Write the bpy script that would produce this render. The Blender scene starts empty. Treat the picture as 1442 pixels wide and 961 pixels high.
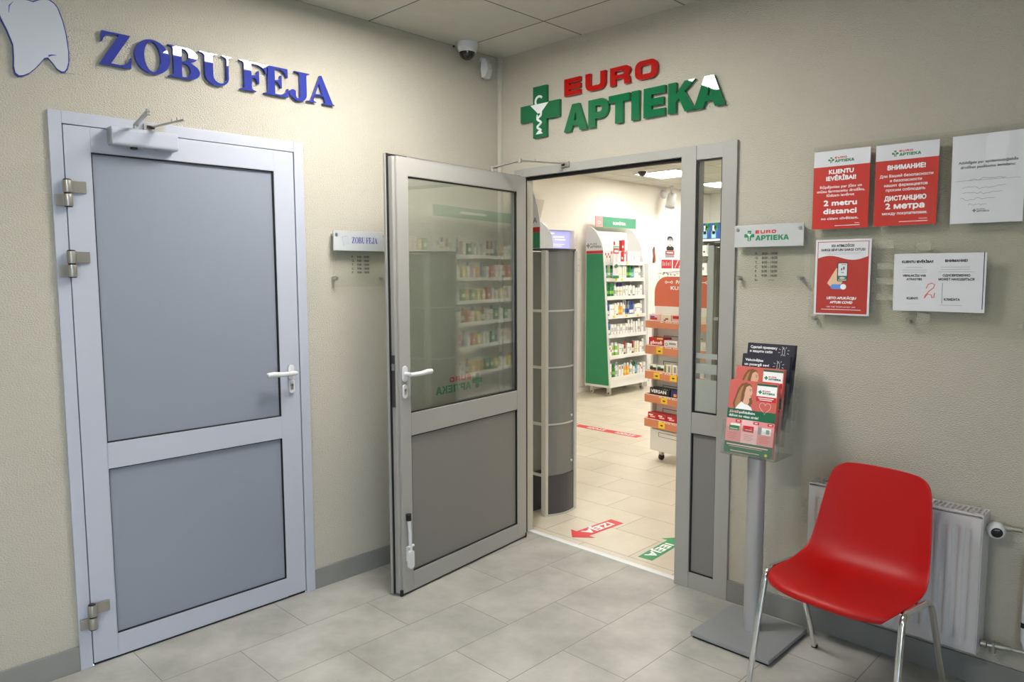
import bpy, bmesh, math, random
from mathutils import Vector, Matrix
from mathutils.geometry import delaunay_2d_cdt
random.seed(7)
sc = bpy.context.scene
COL = sc.collection
PI = math.pi

# ------------------------------------------------------------------ camera, world, exposure
CAM_LOC = (3.065, -3.033, 1.515)
FW = Vector((-0.6968, 0.7112, -0.0935)).normalized()
YAW, PITCH, ROLL, FPX = 0.77514, -0.0936, -0.0030, 1033.15
FW = Vector((-math.sin(YAW)*math.cos(PITCH), math.cos(YAW)*math.cos(PITCH), math.sin(PITCH)))
_r = Vector((math.cos(YAW), math.sin(YAW), 0)); _u = _r.cross(FW)
RV = _r*math.cos(ROLL) + _u*math.sin(ROLL); UV = -_r*math.sin(ROLL) + _u*math.cos(ROLL)
cd = bpy.data.cameras.new('camera'); cam = bpy.data.objects.new('camera', cd); COL.objects.link(cam)
cam.matrix_world = Matrix(((RV.x, UV.x, -FW.x, CAM_LOC[0]), (RV.y, UV.y, -FW.y, CAM_LOC[1]), (RV.z, UV.z, -FW.z, CAM_LOC[2]), (0, 0, 0, 1)))
cd.sensor_width = 36; cd.sensor_fit = 'HORIZONTAL'; cd.lens = FPX/1442*36; cd.clip_start = .02; cd.clip_end = 100
sc.camera = cam
sc.view_settings.view_transform = 'Standard'; sc.view_settings.look = 'None'
sc.view_settings.gamma = 1; sc.view_settings.use_curve_mapping = False
sc.view_settings.exposure = 0.14
EM_LOBBY = 44.0         # lobby ceiling panels
EM_PHARM = 23.0         # pharmacy ceiling panels
WORLD_S = 5.6           # daylight outside the entrance glazing
w = bpy.data.worlds.new('world'); sc.world = w; w.use_nodes = True
w.node_tree.nodes['Background'].inputs[0].default_value = (.66, .80, 1, 1)
w.node_tree.nodes['Background'].inputs[1].default_value = WORLD_S
ld = bpy.data.lights.new('entrance_daylight', 'AREA'); ld.shape = 'RECTANGLE'; ld.size = 2.2; ld.size_y = 2.2
ld.cycles.is_portal = True
lo = bpy.data.objects.new('entrance_daylight', ld); lo.location = (4.44, -3.7, 1.25); lo.rotation_euler = (0, PI/2, 0); COL.objects.link(lo)
try:
    sc.cycles.use_denoising = True
    sc.cycles.max_bounces = 10; sc.cycles.diffuse_bounces = 5; sc.cycles.glossy_bounces = 5
    sc.cycles.transparent_max_bounces = 16; sc.cycles.transmission_bounces = 6
    sc.cycles.sample_clamp_indirect = 8; sc.cycles.caustics_reflective = False; sc.cycles.caustics_refractive = False
except Exception:
    pass

# ------------------------------------------------------------------ materials
def lin(c):
    return tuple(((x/255)/12.92 if x/255 <= .04045 else ((x/255+.055)/1.055)**2.4) for x in c)
MATS = {}
def mat(name, rgb, rough=.5, metal=0, spec=.5, coat=0, noise=None, bump=None):
    m = bpy.data.materials.new(name); m.use_nodes = True; nt = m.node_tree; b = nt.nodes['Principled BSDF']
    c = lin(rgb)
    b.inputs['Base Color'].default_value = (*c, 1); b.inputs['Roughness'].default_value = rough
    b.inputs['Metallic'].default_value = metal; b.inputs['Specular IOR Level'].default_value = spec
    if coat: b.inputs['Coat Weight'].default_value = coat; b.inputs['Coat Roughness'].default_value = .01
    if noise or bump:
        tc = nt.nodes.new('ShaderNodeTexCoord')
    if noise:                                   # (scale, amount): faint mottling of the material itself
        n = nt.nodes.new('ShaderNodeTexNoise'); n.inputs['Scale'].default_value = noise[0]; n.inputs['Detail'].default_value = 5
        nt.links.new(tc.outputs['Object'], n.inputs['Vector'])
        mx = nt.nodes.new('ShaderNodeMix'); mx.data_type = 'RGBA'
        a = noise[1]
        mx.inputs['A'].default_value = (*[max(0, x*(1-a)) for x in c], 1); mx.inputs['B'].default_value = (*[min(1, x*(1+a)) for x in c], 1)
        nt.links.new(n.outputs['Fac'], mx.inputs['Factor']); nt.links.new(mx.outputs['Result'], b.inputs['Base Color'])
    if bump:                                    # (scale, strength, distance)
        n2 = nt.nodes.new('ShaderNodeTexNoise'); n2.inputs['Scale'].default_value = bump[0]; n2.inputs['Detail'].default_value = 4
        mp = nt.nodes.new('ShaderNodeMapping'); mp.inputs['Scale'].default_value = bump[3] if len(bump) > 3 else (1, 1, 1)
        nt.links.new(tc.outputs['Object'], mp.inputs['Vector']); nt.links.new(mp.outputs['Vector'], n2.inputs['Vector'])
        bp = nt.nodes.new('ShaderNodeBump'); bp.inputs['Strength'].default_value = bump[1]; bp.inputs['Distance'].default_value = bump[2]
        nt.links.new(n2.outputs['Fac'], bp.inputs['Height']); nt.links.new(bp.outputs['Normal'], b.inputs['Normal'])
    MATS[name] = m
    return m
def emis(name, rgb, s):
    m = bpy.data.materials.new(name); m.use_nodes = True; b = m.node_tree.nodes['Principled BSDF']
    b.inputs['Base Color'].default_value = (*lin(rgb), 1); b.inputs['Emission Color'].default_value = (*lin(rgb), 1); b.inputs['Emission Strength'].default_value = s
    MATS[name] = m; return m
def clear(name, tint, refl=1.0, rough=0.0, haze=0.0, hazecol=(220, 220, 215), ior=1.5):
    """clear sheet: see-through with a Fresnel reflection on each face, optionally a milky share"""
    m = bpy.data.materials.new(name); m.use_nodes = True; nt = m.node_tree
    for n in list(nt.nodes):
        if n.type != 'OUTPUT_MATERIAL': nt.nodes.remove(n)
    out = [n for n in nt.nodes if n.type == 'OUTPUT_MATERIAL'][0]
    t = nt.nodes.new('ShaderNodeBsdfTransparent'); t.inputs[0].default_value = (*lin(tint), 1)
    g = nt.nodes.new('ShaderNodeBsdfGlossy'); g.inputs['Roughness'].default_value = rough
    base = t
    if haze:
        d = nt.nodes.new('ShaderNodeBsdfDiffuse'); d.inputs[0].default_value = (*lin(hazecol), 1)
        tl = nt.nodes.new('ShaderNodeBsdfTranslucent'); tl.inputs[0].default_value = (*lin(hazecol), 1)
        ad = nt.nodes.new('ShaderNodeMixShader'); ad.inputs[0].default_value = .4
        nt.links.new(d.outputs[0], ad.inputs[1]); nt.links.new(tl.outputs[0], ad.inputs[2])
        hx = nt.nodes.new('ShaderNodeMixShader'); hx.inputs[0].default_value = haze
        nt.links.new(t.outputs[0], hx.inputs[1]); nt.links.new(ad.outputs[0], hx.inputs[2]); base = hx
    lw = nt.nodes.new('ShaderNodeLayerWeight'); lw.inputs[0].default_value = .5
    pw = nt.nodes.new('ShaderNodeMath'); pw.operation = 'POWER'; pw.inputs[1].default_value = 5; nt.links.new(lw.outputs['Facing'], pw.inputs[0])
    f0 = ((ior-1)/(ior+1))**2
    mu = nt.nodes.new('ShaderNodeMath'); mu.operation = 'MULTIPLY_ADD'; mu.inputs[1].default_value = (1-f0)*refl; mu.inputs[2].default_value = f0*refl
    mu.use_clamp = True
    nt.links.new(pw.outputs[0], mu.inputs[0])
    mx = nt.nodes.new('ShaderNodeMixShader'); nt.links.new(mu.outputs[0], mx.inputs[0])
    nt.links.new(base.outputs[0], mx.inputs[1]); nt.links.new(g.outputs[0], mx.inputs[2]); nt.links.new(mx.outputs[0], out.inputs[0])
    MATS[name] = m; return m

mat('stucco', (195, 189, 174), .9, spec=.2, noise=(3, .03), bump=(150, 1.0, .0075, (1, 1, 1.6)))
mat('pharmacy_wall', (236, 233, 224), .85, spec=.2)
mat('grey_tile', (132, 131, 127), .5, noise=(9, .14))
mat('aluminium_frame', (178, 181, 192), .38, metal=.0, spec=.5)
mat('aluminium_dark', (158, 156, 150), .38, metal=.0, spec=.5)
mat('panel_grey', (136, 141, 152), .42, metal=.0, spec=.45)
mat('panel_taupe', (124, 121, 116), .45, spec=.4)
mat('gasket_black', (14, 14, 14), .6)
mat('white_plastic', (212, 212, 212), .35)
mat('steel', (190, 188, 182), .3, metal=.9)
mat('brushed_nickel', (170, 166, 156), .36, metal=.75)
mat('chrome', (225, 225, 225), .08, metal=1)
mat('dark_metal', (96, 92, 84), .4, metal=.6)
mat('black_plastic', (22, 22, 23), .35)
mat('smoked_dome', (20, 20, 22), .08, coat=.5)
mat('sign_blue', (52, 62, 146), .015, coat=.3)
mat('sign_red', (172, 14, 10), .03)
mat('sign_green', (14, 102, 62), .015, coat=.2)
mat('sign_white', (236, 238, 240), .2)
mat('emblem_white', (232, 236, 234), .4)
mat('tooth_white', (190, 194, 202), .15, coat=.3)
mat('plate_satin', (188, 190, 190), .3)
mat('ink_black', (28, 28, 30), .6)
mat('ink_grey', (126, 126, 128), .7)
mat('ink_light', (186, 186, 186), .7)
mat('ink_white', (250, 250, 248), .5)
mat('ink_blue', (62, 66, 150), .5)
mat('ink_green', (20, 128, 84), .5)
mat('ink_red', (206, 34, 34), .5)
mat('pen_red', (232, 120, 108), .6)
mat('paper_white', (226, 226, 229), .6)
mat('paper_red', (200, 36, 20), .45)
mat('poster_red', (186, 46, 36), .45)
mat('skin', (226, 178, 148), .6)
mat('skin_light', (232, 196, 160), .6)
mat('hair', (128, 84, 52), .6)
mat('hair_light', (176, 128, 84), .6)
mat('phone_dark', (40, 44, 48), .4)
mat('phone_screen', (224, 232, 234), .4)
mat('teal', (40, 128, 116), .5)
mat('toggle_blue', (96, 150, 226), .5)
mat('pink', (206, 102, 92), .45)
mat('pink_pale', (246, 196, 196), .5)
mat('pink_mid', (232, 150, 150), .5)
mat('leaf_green', (30, 102, 72), .45)
mat('navy_paper', (44, 43, 56), .45)
mat('chair_red', (172, 8, 6), .46, spec=.35, bump=(420, .06, .001))
mat('radiator_white', (198, 195, 195), .3)
mat('slot_dark', (48, 46, 44), .8)
mat('pole_silver', (176, 175, 175), .35, metal=.35)
mat('base_silver', (152, 154, 156), .4, metal=.3)
mat('lamp_frame', (235, 235, 232), .5)
mat('ceiling_white', (220, 219, 212), .9, spec=.1)
mat('gate_silver', (196, 196, 188), .3, metal=.45)
mat('gate_dark', (62, 62, 66), .4)
mat('rack_white', (236, 236, 234), .4)
mat('rack_grey', (214, 216, 216), .4)
mat('rack_green', (34, 132, 88), .4)
mat('rack_red', (186, 34, 34), .4)
mat('stand_white', (232, 230, 226), .45)
mat('stand_orange', (216, 136, 98), .45)
mat('stand_coral', (214, 110, 82), .45)
mat('tag_yellow', (246, 206, 44), .5)
mat('trunking', (190, 186, 172), .5)
mat('floor_red', (214, 44, 48), .4)
mat('floor_green', (34, 148, 92), .4)
clear('tape', (252, 252, 250), refl=.8, rough=.15, haze=.28, hazecol=(226, 224, 210))
mat('p_white', (240, 240, 236), .4); mat('p_cream', (236, 230, 206), .4); mat('p_green', (38, 130, 74), .4); mat('p_lime', (142, 196, 84), .4)
mat('p_blue', (40, 84, 160), .4); mat('p_navy', (36, 42, 110), .4); mat('p_orange', (240, 168, 60), .4); mat('p_red', (196, 36, 44), .4)
mat('p_pink', (238, 190, 190), .4); mat('p_grey', (150, 152, 156), .4); mat('p_teal', (70, 150, 150), .4); mat('p_yellow', (232, 214, 110), .4)
mat('p_black', (30, 30, 34), .4); mat('p_brown', (120, 70, 50), .4); mat('p_lblue', (150, 200, 226), .4)
mat('category_green', (72, 146, 114), .45)
mat('grey_door', (186, 184, 176), .5)
emis('lamp_lobby', (255, 252, 247), EM_LOBBY)
emis('lamp_pharmacy', (255, 250, 242), EM_PHARM)
emis('screen_glow', (150, 150, 205), .9)
emis('screen_light', (205, 205, 240), 1.0)
clear('door_glass', (247, 251, 248), refl=2.8, ior=1.55)
clear('side_glass', (248, 251, 248), refl=.6)
clear('acrylic', (252, 253, 251), refl=.8)
clear('pocket_clear', (254, 255, 254), refl=1.3, haze=.05, hazecol=(225, 228, 226))
clear('sleeve', (255, 255, 255), refl=1.3, rough=.04)
clear('frosted', (190, 196, 190), refl=.5, rough=.25, haze=.92, hazecol=(190, 194, 186))
clear('gate_pane', (200, 200, 196), refl=.8, rough=.05, haze=.72, hazecol=(160, 160, 156))
clear('entrance_glass', (244, 250, 252), refl=.6)

def tile_mat(name, c1, c2, mortar, wdt, hgt, mort, loc, rot, rough, cloud, offset=.5, bumpy=.25):
    m = bpy.data.materials.new(name); m.use_nodes = True; nt = m.node_tree; b = nt.nodes['Principled BSDF']
    tc = nt.nodes.new('ShaderNodeTexCoord'); mp = nt.nodes.new('ShaderNodeMapping'); mp.vector_type = 'POINT'
    mp.inputs['Location'].default_value = loc; mp.inputs['Rotation'].default_value = (0, 0, rot)
    nt.links.new(tc.outputs['Object'], mp.inputs['Vector'])
    br = nt.nodes.new('ShaderNodeTexBrick'); br.offset = offset
    br.inputs['Scale'].default_value = 1; br.inputs['Brick Width'].default_value = wdt; br.inputs['Row Height'].default_value = hgt
    br.inputs['Mortar Size'].default_value = mort; br.inputs['Mortar Smooth'].default_value = 0; br.inputs['Bias'].default_value = 0
    nt.links.new(mp.outputs['Vector'], br.inputs['Vector'])
    br.inputs['Color1'].default_value = (1, 1, 1, 1); br.inputs['Color2'].default_value = (.92, .92, .92, 1); br.inputs['Mortar'].default_value = (0, 0, 0, 1)
    n = nt.nodes.new('ShaderNodeTexNoise'); n.inputs['Scale'].default_value = cloud; n.inputs['Detail'].default_value = 7; n.inputs['Roughness'].default_value = .62
    nt.links.new(tc.outputs['Object'], n.inputs['Vector'])
    rp = nt.nodes.new('ShaderNodeValToRGB'); rp.color_ramp.elements[0].position = .34; rp.color_ramp.elements[1].position = .68
    rp.color_ramp.elements[0].color = (*lin(c1), 1); rp.color_ramp.elements[1].color = (*lin(c2), 1)
    nt.links.new(n.outputs['Fac'], rp.inputs['Fac'])
    mul = nt.nodes.new('ShaderNodeMix'); mul.data_type = 'RGBA'; mul.blend_type = 'MULTIPLY'; mul.inputs['Factor'].default_value = 1
    nt.links.new(rp.outputs['Color'], mul.inputs['A']); nt.links.new(br.outputs['Color'], mul.inputs['B'])
    mx = nt.nodes.new('ShaderNodeMix'); mx.data_type = 'RGBA'; mx.inputs['B'].default_value = (*lin(mortar), 1)
    nt.links.new(mul.outputs['Result'], mx.inputs['A']); nt.links.new(br.outputs['Fac'], mx.inputs['Factor'])
    nt.links.new(mx.outputs['Result'], b.inputs['Base Color'])
    b.inputs['Roughness'].default_value = rough
    bp = nt.nodes.new('ShaderNodeBump'); bp.invert = True; bp.inputs['Strength'].default_value = bumpy; bp.inputs['Distance'].default_value = .002
    nt.links.new(br.outputs['Fac'], bp.inputs['Height']); nt.links.new(bp.outputs['Normal'], b.inputs['Normal'])
    MATS[name] = m
tile_mat('lobby_floor_tile', (156, 154, 146), (190, 188, 180), (118, 116, 109), .605, .3085, .0016, (2.0875+6.05, .0+3.085*2, 0), -PI/2, .38, 3.2)
tile_mat('pharmacy_floor_tile', (208, 198, 178), (224, 215, 197), (150, 138, 118), .6, .3, .0022, (.05, -.11+3.0, 0), 0, .33, 2.2)
tile_mat('ceiling_tile', (196, 194, 186), (202, 200, 192), (104, 102, 95), .6, .6, .004, (0+6, .29+6, 0), 0, .9, 9, offset=0, bumpy=.4)

# ------------------------------------------------------------------ mesh helpers
class Rib(list):
    def quads(s):
        n = len(s)//2
        return [[s[i], s[i+1], s[2*n-2-i], s[2*n-1-i]] for i in range(n-1)]
class MB:
    def __init__(s, *mats):
        s.v = []; s.f = []; s.m = []; s.s = []; s.mats = list(mats)
    def mi(s, m):
        if isinstance(m, int): return m
        if m not in s.mats: s.mats.append(m)
        return s.mats.index(m)
    def add(s, vs, fs, m=0, smooth=False, tf=None):
        o = len(s.v); k = s.mi(m)
        s.v += [tuple(tf(v)) if tf else tuple(v) for v in vs]
        for f in fs: s.f.append(tuple(i+o for i in f)); s.m.append(k); s.s.append(smooth)
        return s
    def box(s, x0, x1, y0, y1, z0, z1, m=0, tf=None):
        x0, x1 = min(x0, x1), max(x0, x1); y0, y1 = min(y0, y1), max(y0, y1); z0, z1 = min(z0, z1), max(z0, z1)
        vs = [(x0, y0, z0), (x1, y0, z0), (x1, y1, z0), (x0, y1, z0), (x0, y0, z1), (x1, y0, z1), (x1, y1, z1), (x0, y1, z1)]
        return s.add(vs, [(0, 3, 2, 1), (4, 5, 6, 7), (0, 1, 5, 4), (1, 2, 6, 5), (2, 3, 7, 6), (3, 0, 4, 7)], m, tf=tf)
    def prism(s, pts, a, b, axis='y', m=0, smooth=False, tf=None):
        """polygon pts extruded along axis from a to b; axis y: pts are (x,z), axis x: (y,z), axis z: (x,y)"""
        if isinstance(pts, Rib):
            for q in pts.quads(): s.prism(q, a, b, axis, m, smooth, tf)
            return s
        n = len(pts)
        def P(p, t): return {'y': (p[0], t, p[1]), 'x': (t, p[0], p[1]), 'z': (p[0], p[1], t)}[axis]
        vs = [P(p, a) for p in pts]+[P(p, b) for p in pts]
        k = s.mi(m); s.add(vs, [tuple(range(n)), tuple(range(2*n-1, n-1, -1))], m, tf=tf)
        o = len(s.v)-2*n
        for i in range(n):
            j = (i+1) % n; s.f.append((o+i, o+n+i, o+n+j, o+j)); s.m.append(k); s.s.append(smooth)
        return s
    def flat(s, pts, y, m=0, tf=None):
        if isinstance(pts, Rib):
            for q in pts.quads(): s.add([(p[0], y, p[1]) for p in q], [(0, 1, 2, 3)], m, tf=tf)
            return s
        return s.add([(p[0], y, p[1]) for p in pts], [tuple(range(len(pts)))], m, tf=tf)
    def tube(s, pts, r, m=0, n=10, caps=True):
        pts = [Vector(p) for p in pts]; rs = r if isinstance(r, (list, tuple)) else [r]*len(pts)
        t0 = (pts[1]-pts[0]).normalized(); up = Vector((0, 0, 1)) if abs(t0.z) < .9 else Vector((1, 0, 0))
        a = t0.cross(up).normalized(); vs = []; fs = []
        for i, p in enumerate(pts):
            t = ((pts[min(i+1, len(pts)-1)]-pts[i]).normalized()+(pts[i]-pts[max(i-1, 0)]).normalized()) if 0 < i < len(pts)-1 else ((pts[1]-pts[0]) if i == 0 else (pts[-1]-pts[-2]))
            t.normalize(); a = (a-t*a.dot(t)).normalized(); b = t.cross(a)
            for k in range(n):
                q = 2*PI*k/n; vs.append(p+(a*math.cos(q)+b*math.sin(q))*rs[i])
        for i in range(len(pts)-1):
            for k in range(n):
                fs.append((i*n+k, i*n+(k+1) % n, (i+1)*n+(k+1) % n, (i+1)*n+k))
        s.add(vs, fs, m, True)
        if caps: s.add(vs[:n], [tuple(range(n-1, -1, -1))], m); s.add(vs[-n:], [tuple(range(n))], m)
        return s
    def lathe(s, prof, c=(0, 0, 0), m=0, n=20, axis='z', smooth=True, tf=None, sx=1):
        vs = []; fs = []
        for r, z in prof:
            for k in range(n):
                q = 2*PI*k/n; a, b = r*math.cos(q)*sx, r*math.sin(q)
                p = {'z': (a, b, z), 'y': (a, z, b), 'x': (z, a, b)}[axis]
                vs.append((p[0]+c[0], p[1]+c[1], p[2]+c[2]))
        for i in range(len(prof)-1):
            for k in range(n): fs.append((i*n+k, i*n+(k+1) % n, (i+1)*n+(k+1) % n, (i+1)*n+k))
        s.add(vs, fs, m, smooth, tf)
        if prof[0][0] > 1e-5: s.add(vs[:n], [tuple(range(n-1, -1, -1))], m, tf=tf)
        if prof[-1][0] > 1e-5: s.add(vs[-n:], [tuple(range(n))], m, tf=tf)
        return s
    def text(s, t, x, z, h, y=-.0006, m=0, align='C', bold=0.0, width=None, slant=0, tf=None, flip=1):
        """lettering of cap height h with its baseline at z, facing -y"""
        vs, fs = text_mesh(t)
        xs = [v[0] for v in vs]; w0 = max(xs)-min(xs); k = h/.73
        kx = (width/w0) if width else k
        off = min(xs)+(w0/2 if align == 'C' else (0 if align == 'L' else w0))
        reps = [(0, 0)] if not bold else [(-bold, 0), (bold, 0), (0, bold), (0, -bold)]
        for i, (dx, dz) in enumerate(reps):
            s.add([(flip*((v[0]-off)*kx+dx*h+slant*v[1]*k)+x, y-i*.00006, v[1]*k+z+dz*h) for v in vs], fs, m, tf=tf)
        return s
    def build(s, name, parent=None, loc=(0, 0, 0), rot=None, bevel=0, seg=2):
        me = bpy.data.meshes.new(name); me.from_pydata([tuple(v) for v in s.v], [], s.f)
        for mm in s.mats: me.materials.append(MATS[mm])
        me.polygons.foreach_set('material_index', s.m); me.polygons.foreach_set('use_smooth', s.s)
        bm = bmesh.new(); bm.from_mesh(me); bmesh.ops.remove_doubles(bm, verts=bm.verts, dist=1e-6) if bevel else None
        bmesh.ops.recalc_face_normals(bm, faces=bm.faces) if bevel else None
        bm.to_mesh(me); bm.free()
        o = bpy.data.objects.new(name, me); COL.objects.link(o); o.location = loc
        if rot: o.rotation_euler = rot
        if parent: o.parent = parent
        if bevel:
            bv = o.modifiers.new('bevel', 'BEVEL'); bv.width = bevel; bv.segments = seg; bv.limit_method = 'ANGLE'; bv.angle_limit = math.radians(40)
        return o
_TX = {}
def text_mesh(t, n=3):
    """outline of a line of text, triangulated by winding so that overlapping strokes stay whole"""
    if t in _TX: return _TX[t]
    cu = bpy.data.curves.new('t', 'FONT'); cu.body = t; cu.size = 1
    ob = bpy.data.objects.new('t', cu); bpy.context.scene.collection.objects.link(ob)
    dg = bpy.context.evaluated_depsgraph_get(); c = ob.to_curve(dg)
    loops = []
    for sp in c.splines:
        pts = []
        if sp.type == 'BEZIER':
            bp = sp.bezier_points; k = len(bp)
            for i in range(k):
                a, b = bp[i], bp[(i+1) % k]; p0, p1, p2, p3 = a.co, a.handle_right, b.handle_left, b.co
                d = (p3-p0); cross = abs(d.x*(p1-p0).y-d.y*(p1-p0).x)+abs(d.x*(p2-p0).y-d.y*(p2-p0).x)
                m = 1 if cross < 1e-6 else n
                for j in range(m):
                    u = j/m; q = p0*(1-u)**3+p1*3*u*(1-u)**2+p2*3*u*u*(1-u)+p3*u**3; pts.append((q.x, q.y))
        else:
            pts = [(p.co.x, p.co.y) for p in sp.points]
        cl = []
        for p in pts:
            if not cl or abs(p[0]-cl[-1][0])+abs(p[1]-cl[-1][1]) > 1e-5: cl.append(p)
        if len(cl) > 2: loops.append(cl)
    ob.to_curve_clear(); bpy.data.objects.remove(ob); bpy.data.curves.remove(cu)
    V, E = [], []
    for l in loops:
        o = len(V); V += [Vector(p) for p in l]; E += [(o+k, o+(k+1) % len(l)) for k in range(len(l))]
    if not V: return [(0, 0, 0), (.1, 0, 0)], []
    v2, e2, f2, *_ = delaunay_2d_cdt(V, E, [], 0, 1e-6)
    bxs = [(min(p[0] for p in l), max(p[0] for p in l), l) for l in loops]
    def wind(x, y):
        w_ = 0
        for a, b, l in bxs:
            if a <= x <= b:
                for k in range(len(l)):
                    (x0, y0), (x1, y1) = l[k-1], l[k]
                    if (y0 <= y) != (y1 <= y):
                        if x < x0+(x1-x0)*(y-y0)/(y1-y0): w_ += 1 if y1 > y0 else -1
        return w_
    F = []
    for f in f2:
        cx = sum(v2[k].x for k in f)/len(f); cy = sum(v2[k].y for k in f)/len(f)
        if wind(cx, cy): F.append(tuple(f))
    _TX[t] = ([(v.x, v.y, 0) for v in v2], F)
    return _TX[t]
def loops_mesh(loops, depth=0, bevel=0):
    """flat shape from outer and hole loops of (x,z), extruded by depth; returned in (x,y,z) facing -y with its back at y=0"""
    cu = bpy.data.curves.new('t', 'CURVE'); cu.dimensions = '2D'; cu.fill_mode = 'BOTH' if depth else 'FRONT'
    for lp in loops:
        sp = cu.splines.new('POLY'); sp.points.add(len(lp)-1); sp.use_cyclic_u = True
        for p, q in zip(sp.points, lp): p.co = (q[0], q[1], 0, 1)
    cu.extrude = max(depth/2-bevel, 0); cu.bevel_depth = bevel; cu.bevel_resolution = 1
    if bevel: cu.offset = -bevel
    ob = bpy.data.objects.new('t', cu); me = bpy.data.meshes.new_from_object(ob)
    r = ([(v.co.x, -(v.co.z)-depth/2, v.co.y) for v in me.vertices], [tuple(p.vertices) for p in me.polygons])
    bpy.data.objects.remove(ob); bpy.data.meshes.remove(me); bpy.data.curves.remove(cu)
    return r
def arc(cx, cz, rx, rz, a0, a1, n=8):
    return [(cx+rx*math.cos(math.radians(a0+(a1-a0)*i/n)), cz+rz*math.sin(math.radians(a0+(a1-a0)*i/n))) for i in range(n+1)]
def rrect(x0, x1, z0, z1, r, n=5):
    return arc(x1-r, z1-r, r, r, 0, 90, n)+arc(x0+r, z1-r, r, r, 90, 180, n)+arc(x0+r, z0+r, r, r, 180, 270, n)+arc(x1-r, z0+r, r, r, 270, 360, n)
def thing(name, label, cat, loc=(0, 0, 0), rotz=0, group=None, kind=None):
    o = bpy.data.objects.new(name, None); COL.objects.link(o); o.empty_display_size = .05
    o.location = loc; o.rotation_euler = (0, 0, rotz)
    return tag(o, label, cat, group, kind)
def tag(o, label=None, cat=None, group=None, kind=None):
    if label: o['label'] = label
    if cat: o['category'] = cat
    if group: o['group'] = group
    if kind: o['kind'] = kind
    return o
def struct(o, label=None, cat=None):
    return tag(o, label, cat, None, 'structure')
WA = PI/2                    # rotation of things on the wall x=0: local X runs along +y, local -Y faces the room

# ------------------------------------------------------------------ the setting: lobby
XR, YF, ZC = 4.5, -5.2, 2.726
D1L, D1R, D1T = -2.277, -1.2687, 2.1
D2L, D2R, D2T = .126, 1.486, 2.087
struct(MB('lobby_floor_tile').box(0, XR, YF, .02, -.1, 0).build('floor'), 'grey stone-look tiled floor of the entrance lobby', 'floor')
struct(MB('pharmacy_floor_tile').box(-3, 4.0, .055, 8, -.1, 0).build('floor_pharmacy'), 'beige tiled floor inside the bright pharmacy', 'floor')
struct(MB('sign_white').box(D2L, D2R, .02, .055, -.1, .002).build('trim_1'), 'thin white threshold strip between grey and beige floors', 'threshold')
struct(MB('ceiling_tile').box(0, XR, YF, 0, ZC, ZC+.1).build('ceiling'), 'white suspended tile ceiling over the lobby', 'ceiling')
wl = MB('stucco')
wl.box(-.12, 0, YF, D1L, 0, ZC); wl.box(-.12, 0, D1R, 0, 0, ZC); wl.box(-.12, 0, D1L, D1R, D1T, ZC); wl.box(-.2, -.12, D1L-.1, D1R+.1, 0, D1T+.1)
struct(wl.build('wall_left'), 'beige stucco wall with the closed door and blue lettering', 'wall')
wb = MB('stucco')
wb.box(-.12, D2L, 0, .1, 0, ZC); wb.box(D2R, XR, 0, .1, 0, ZC); wb.box(D2L, D2R, 0, .1, D2T, ZC)
struct(wb.build('wall_back'), 'beige stucco wall around the open pharmacy entrance', 'wall')
struct(MB('stucco').box(-.12, XR, YF-.1, YF, 0, ZC).build('wall_front'), 'beige lobby wall behind the camera', 'wall')
wr = MB('stucco')
wr.box(XR, XR+.1, YF, -4.8, 0, ZC); wr.box(XR, XR+.1, -2.6, 0, 0, ZC); wr.box(XR, XR+.1, -4.8, -2.6, 2.35, ZC)
struct(wr.build('wall_right'), 'beige lobby wall with the glazed street entrance', 'wall')
e = thing('window_1', 'glazed street entrance letting daylight into the lobby', 'window', (XR+.05, -3.7, 0), kind='structure')
ef = MB('aluminium_frame')
for y in (-1.1, -.03, 1.04): ef.box(-.03, .03, y, y+.06, 0, 2.35)
for z in (0, 2.29): ef.box(-.03, .03, -1.1, 1.1, z, z+.06)
ef.build('window_frame', e)
MB('entrance_glass').box(-.004, .004, -1.04, 1.04, .06, 2.29).build('pane', e)
struct(MB('stucco').box(XR+.1, XR+6, -8, 1, -.12, -.02).build('ground_outside'), 'paved ground outside the street entrance', 'ground')
for nm, a in (('baseboard_left', (0, .012, D1R, -.012, 0, .097)), ('baseboard_left_far', (0, .012, YF, D1L, 0, .097))):
    struct(MB('grey_tile').box(*a).build(nm, bevel=.002), 'grey tile skirting along the wall with the closed door' if nm == 'baseboard_left' else 'grey tile skirting before the hinge side of the closed door', 'baseboard')
struct(MB('grey_tile').box(D2R, XR, -.012, 0, 0, .101).build('baseboard_back', bevel=.002), 'grey tile skirting behind the leaflet stand and radiator', 'baseboard')
struct(MB('grey_tile').box(0, D2L, -.012, 0, 0, .101).build('baseboard_back_corner', bevel=.002), 'grey tile skirting in the corner behind the open door', 'baseboard')
struct(MB('trunking').box(.002, .027, -.022, 0, .1, ZC).build('trim_2', bevel=.003), 'pale cable trunking running up the wall corner', 'trunking')

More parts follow.
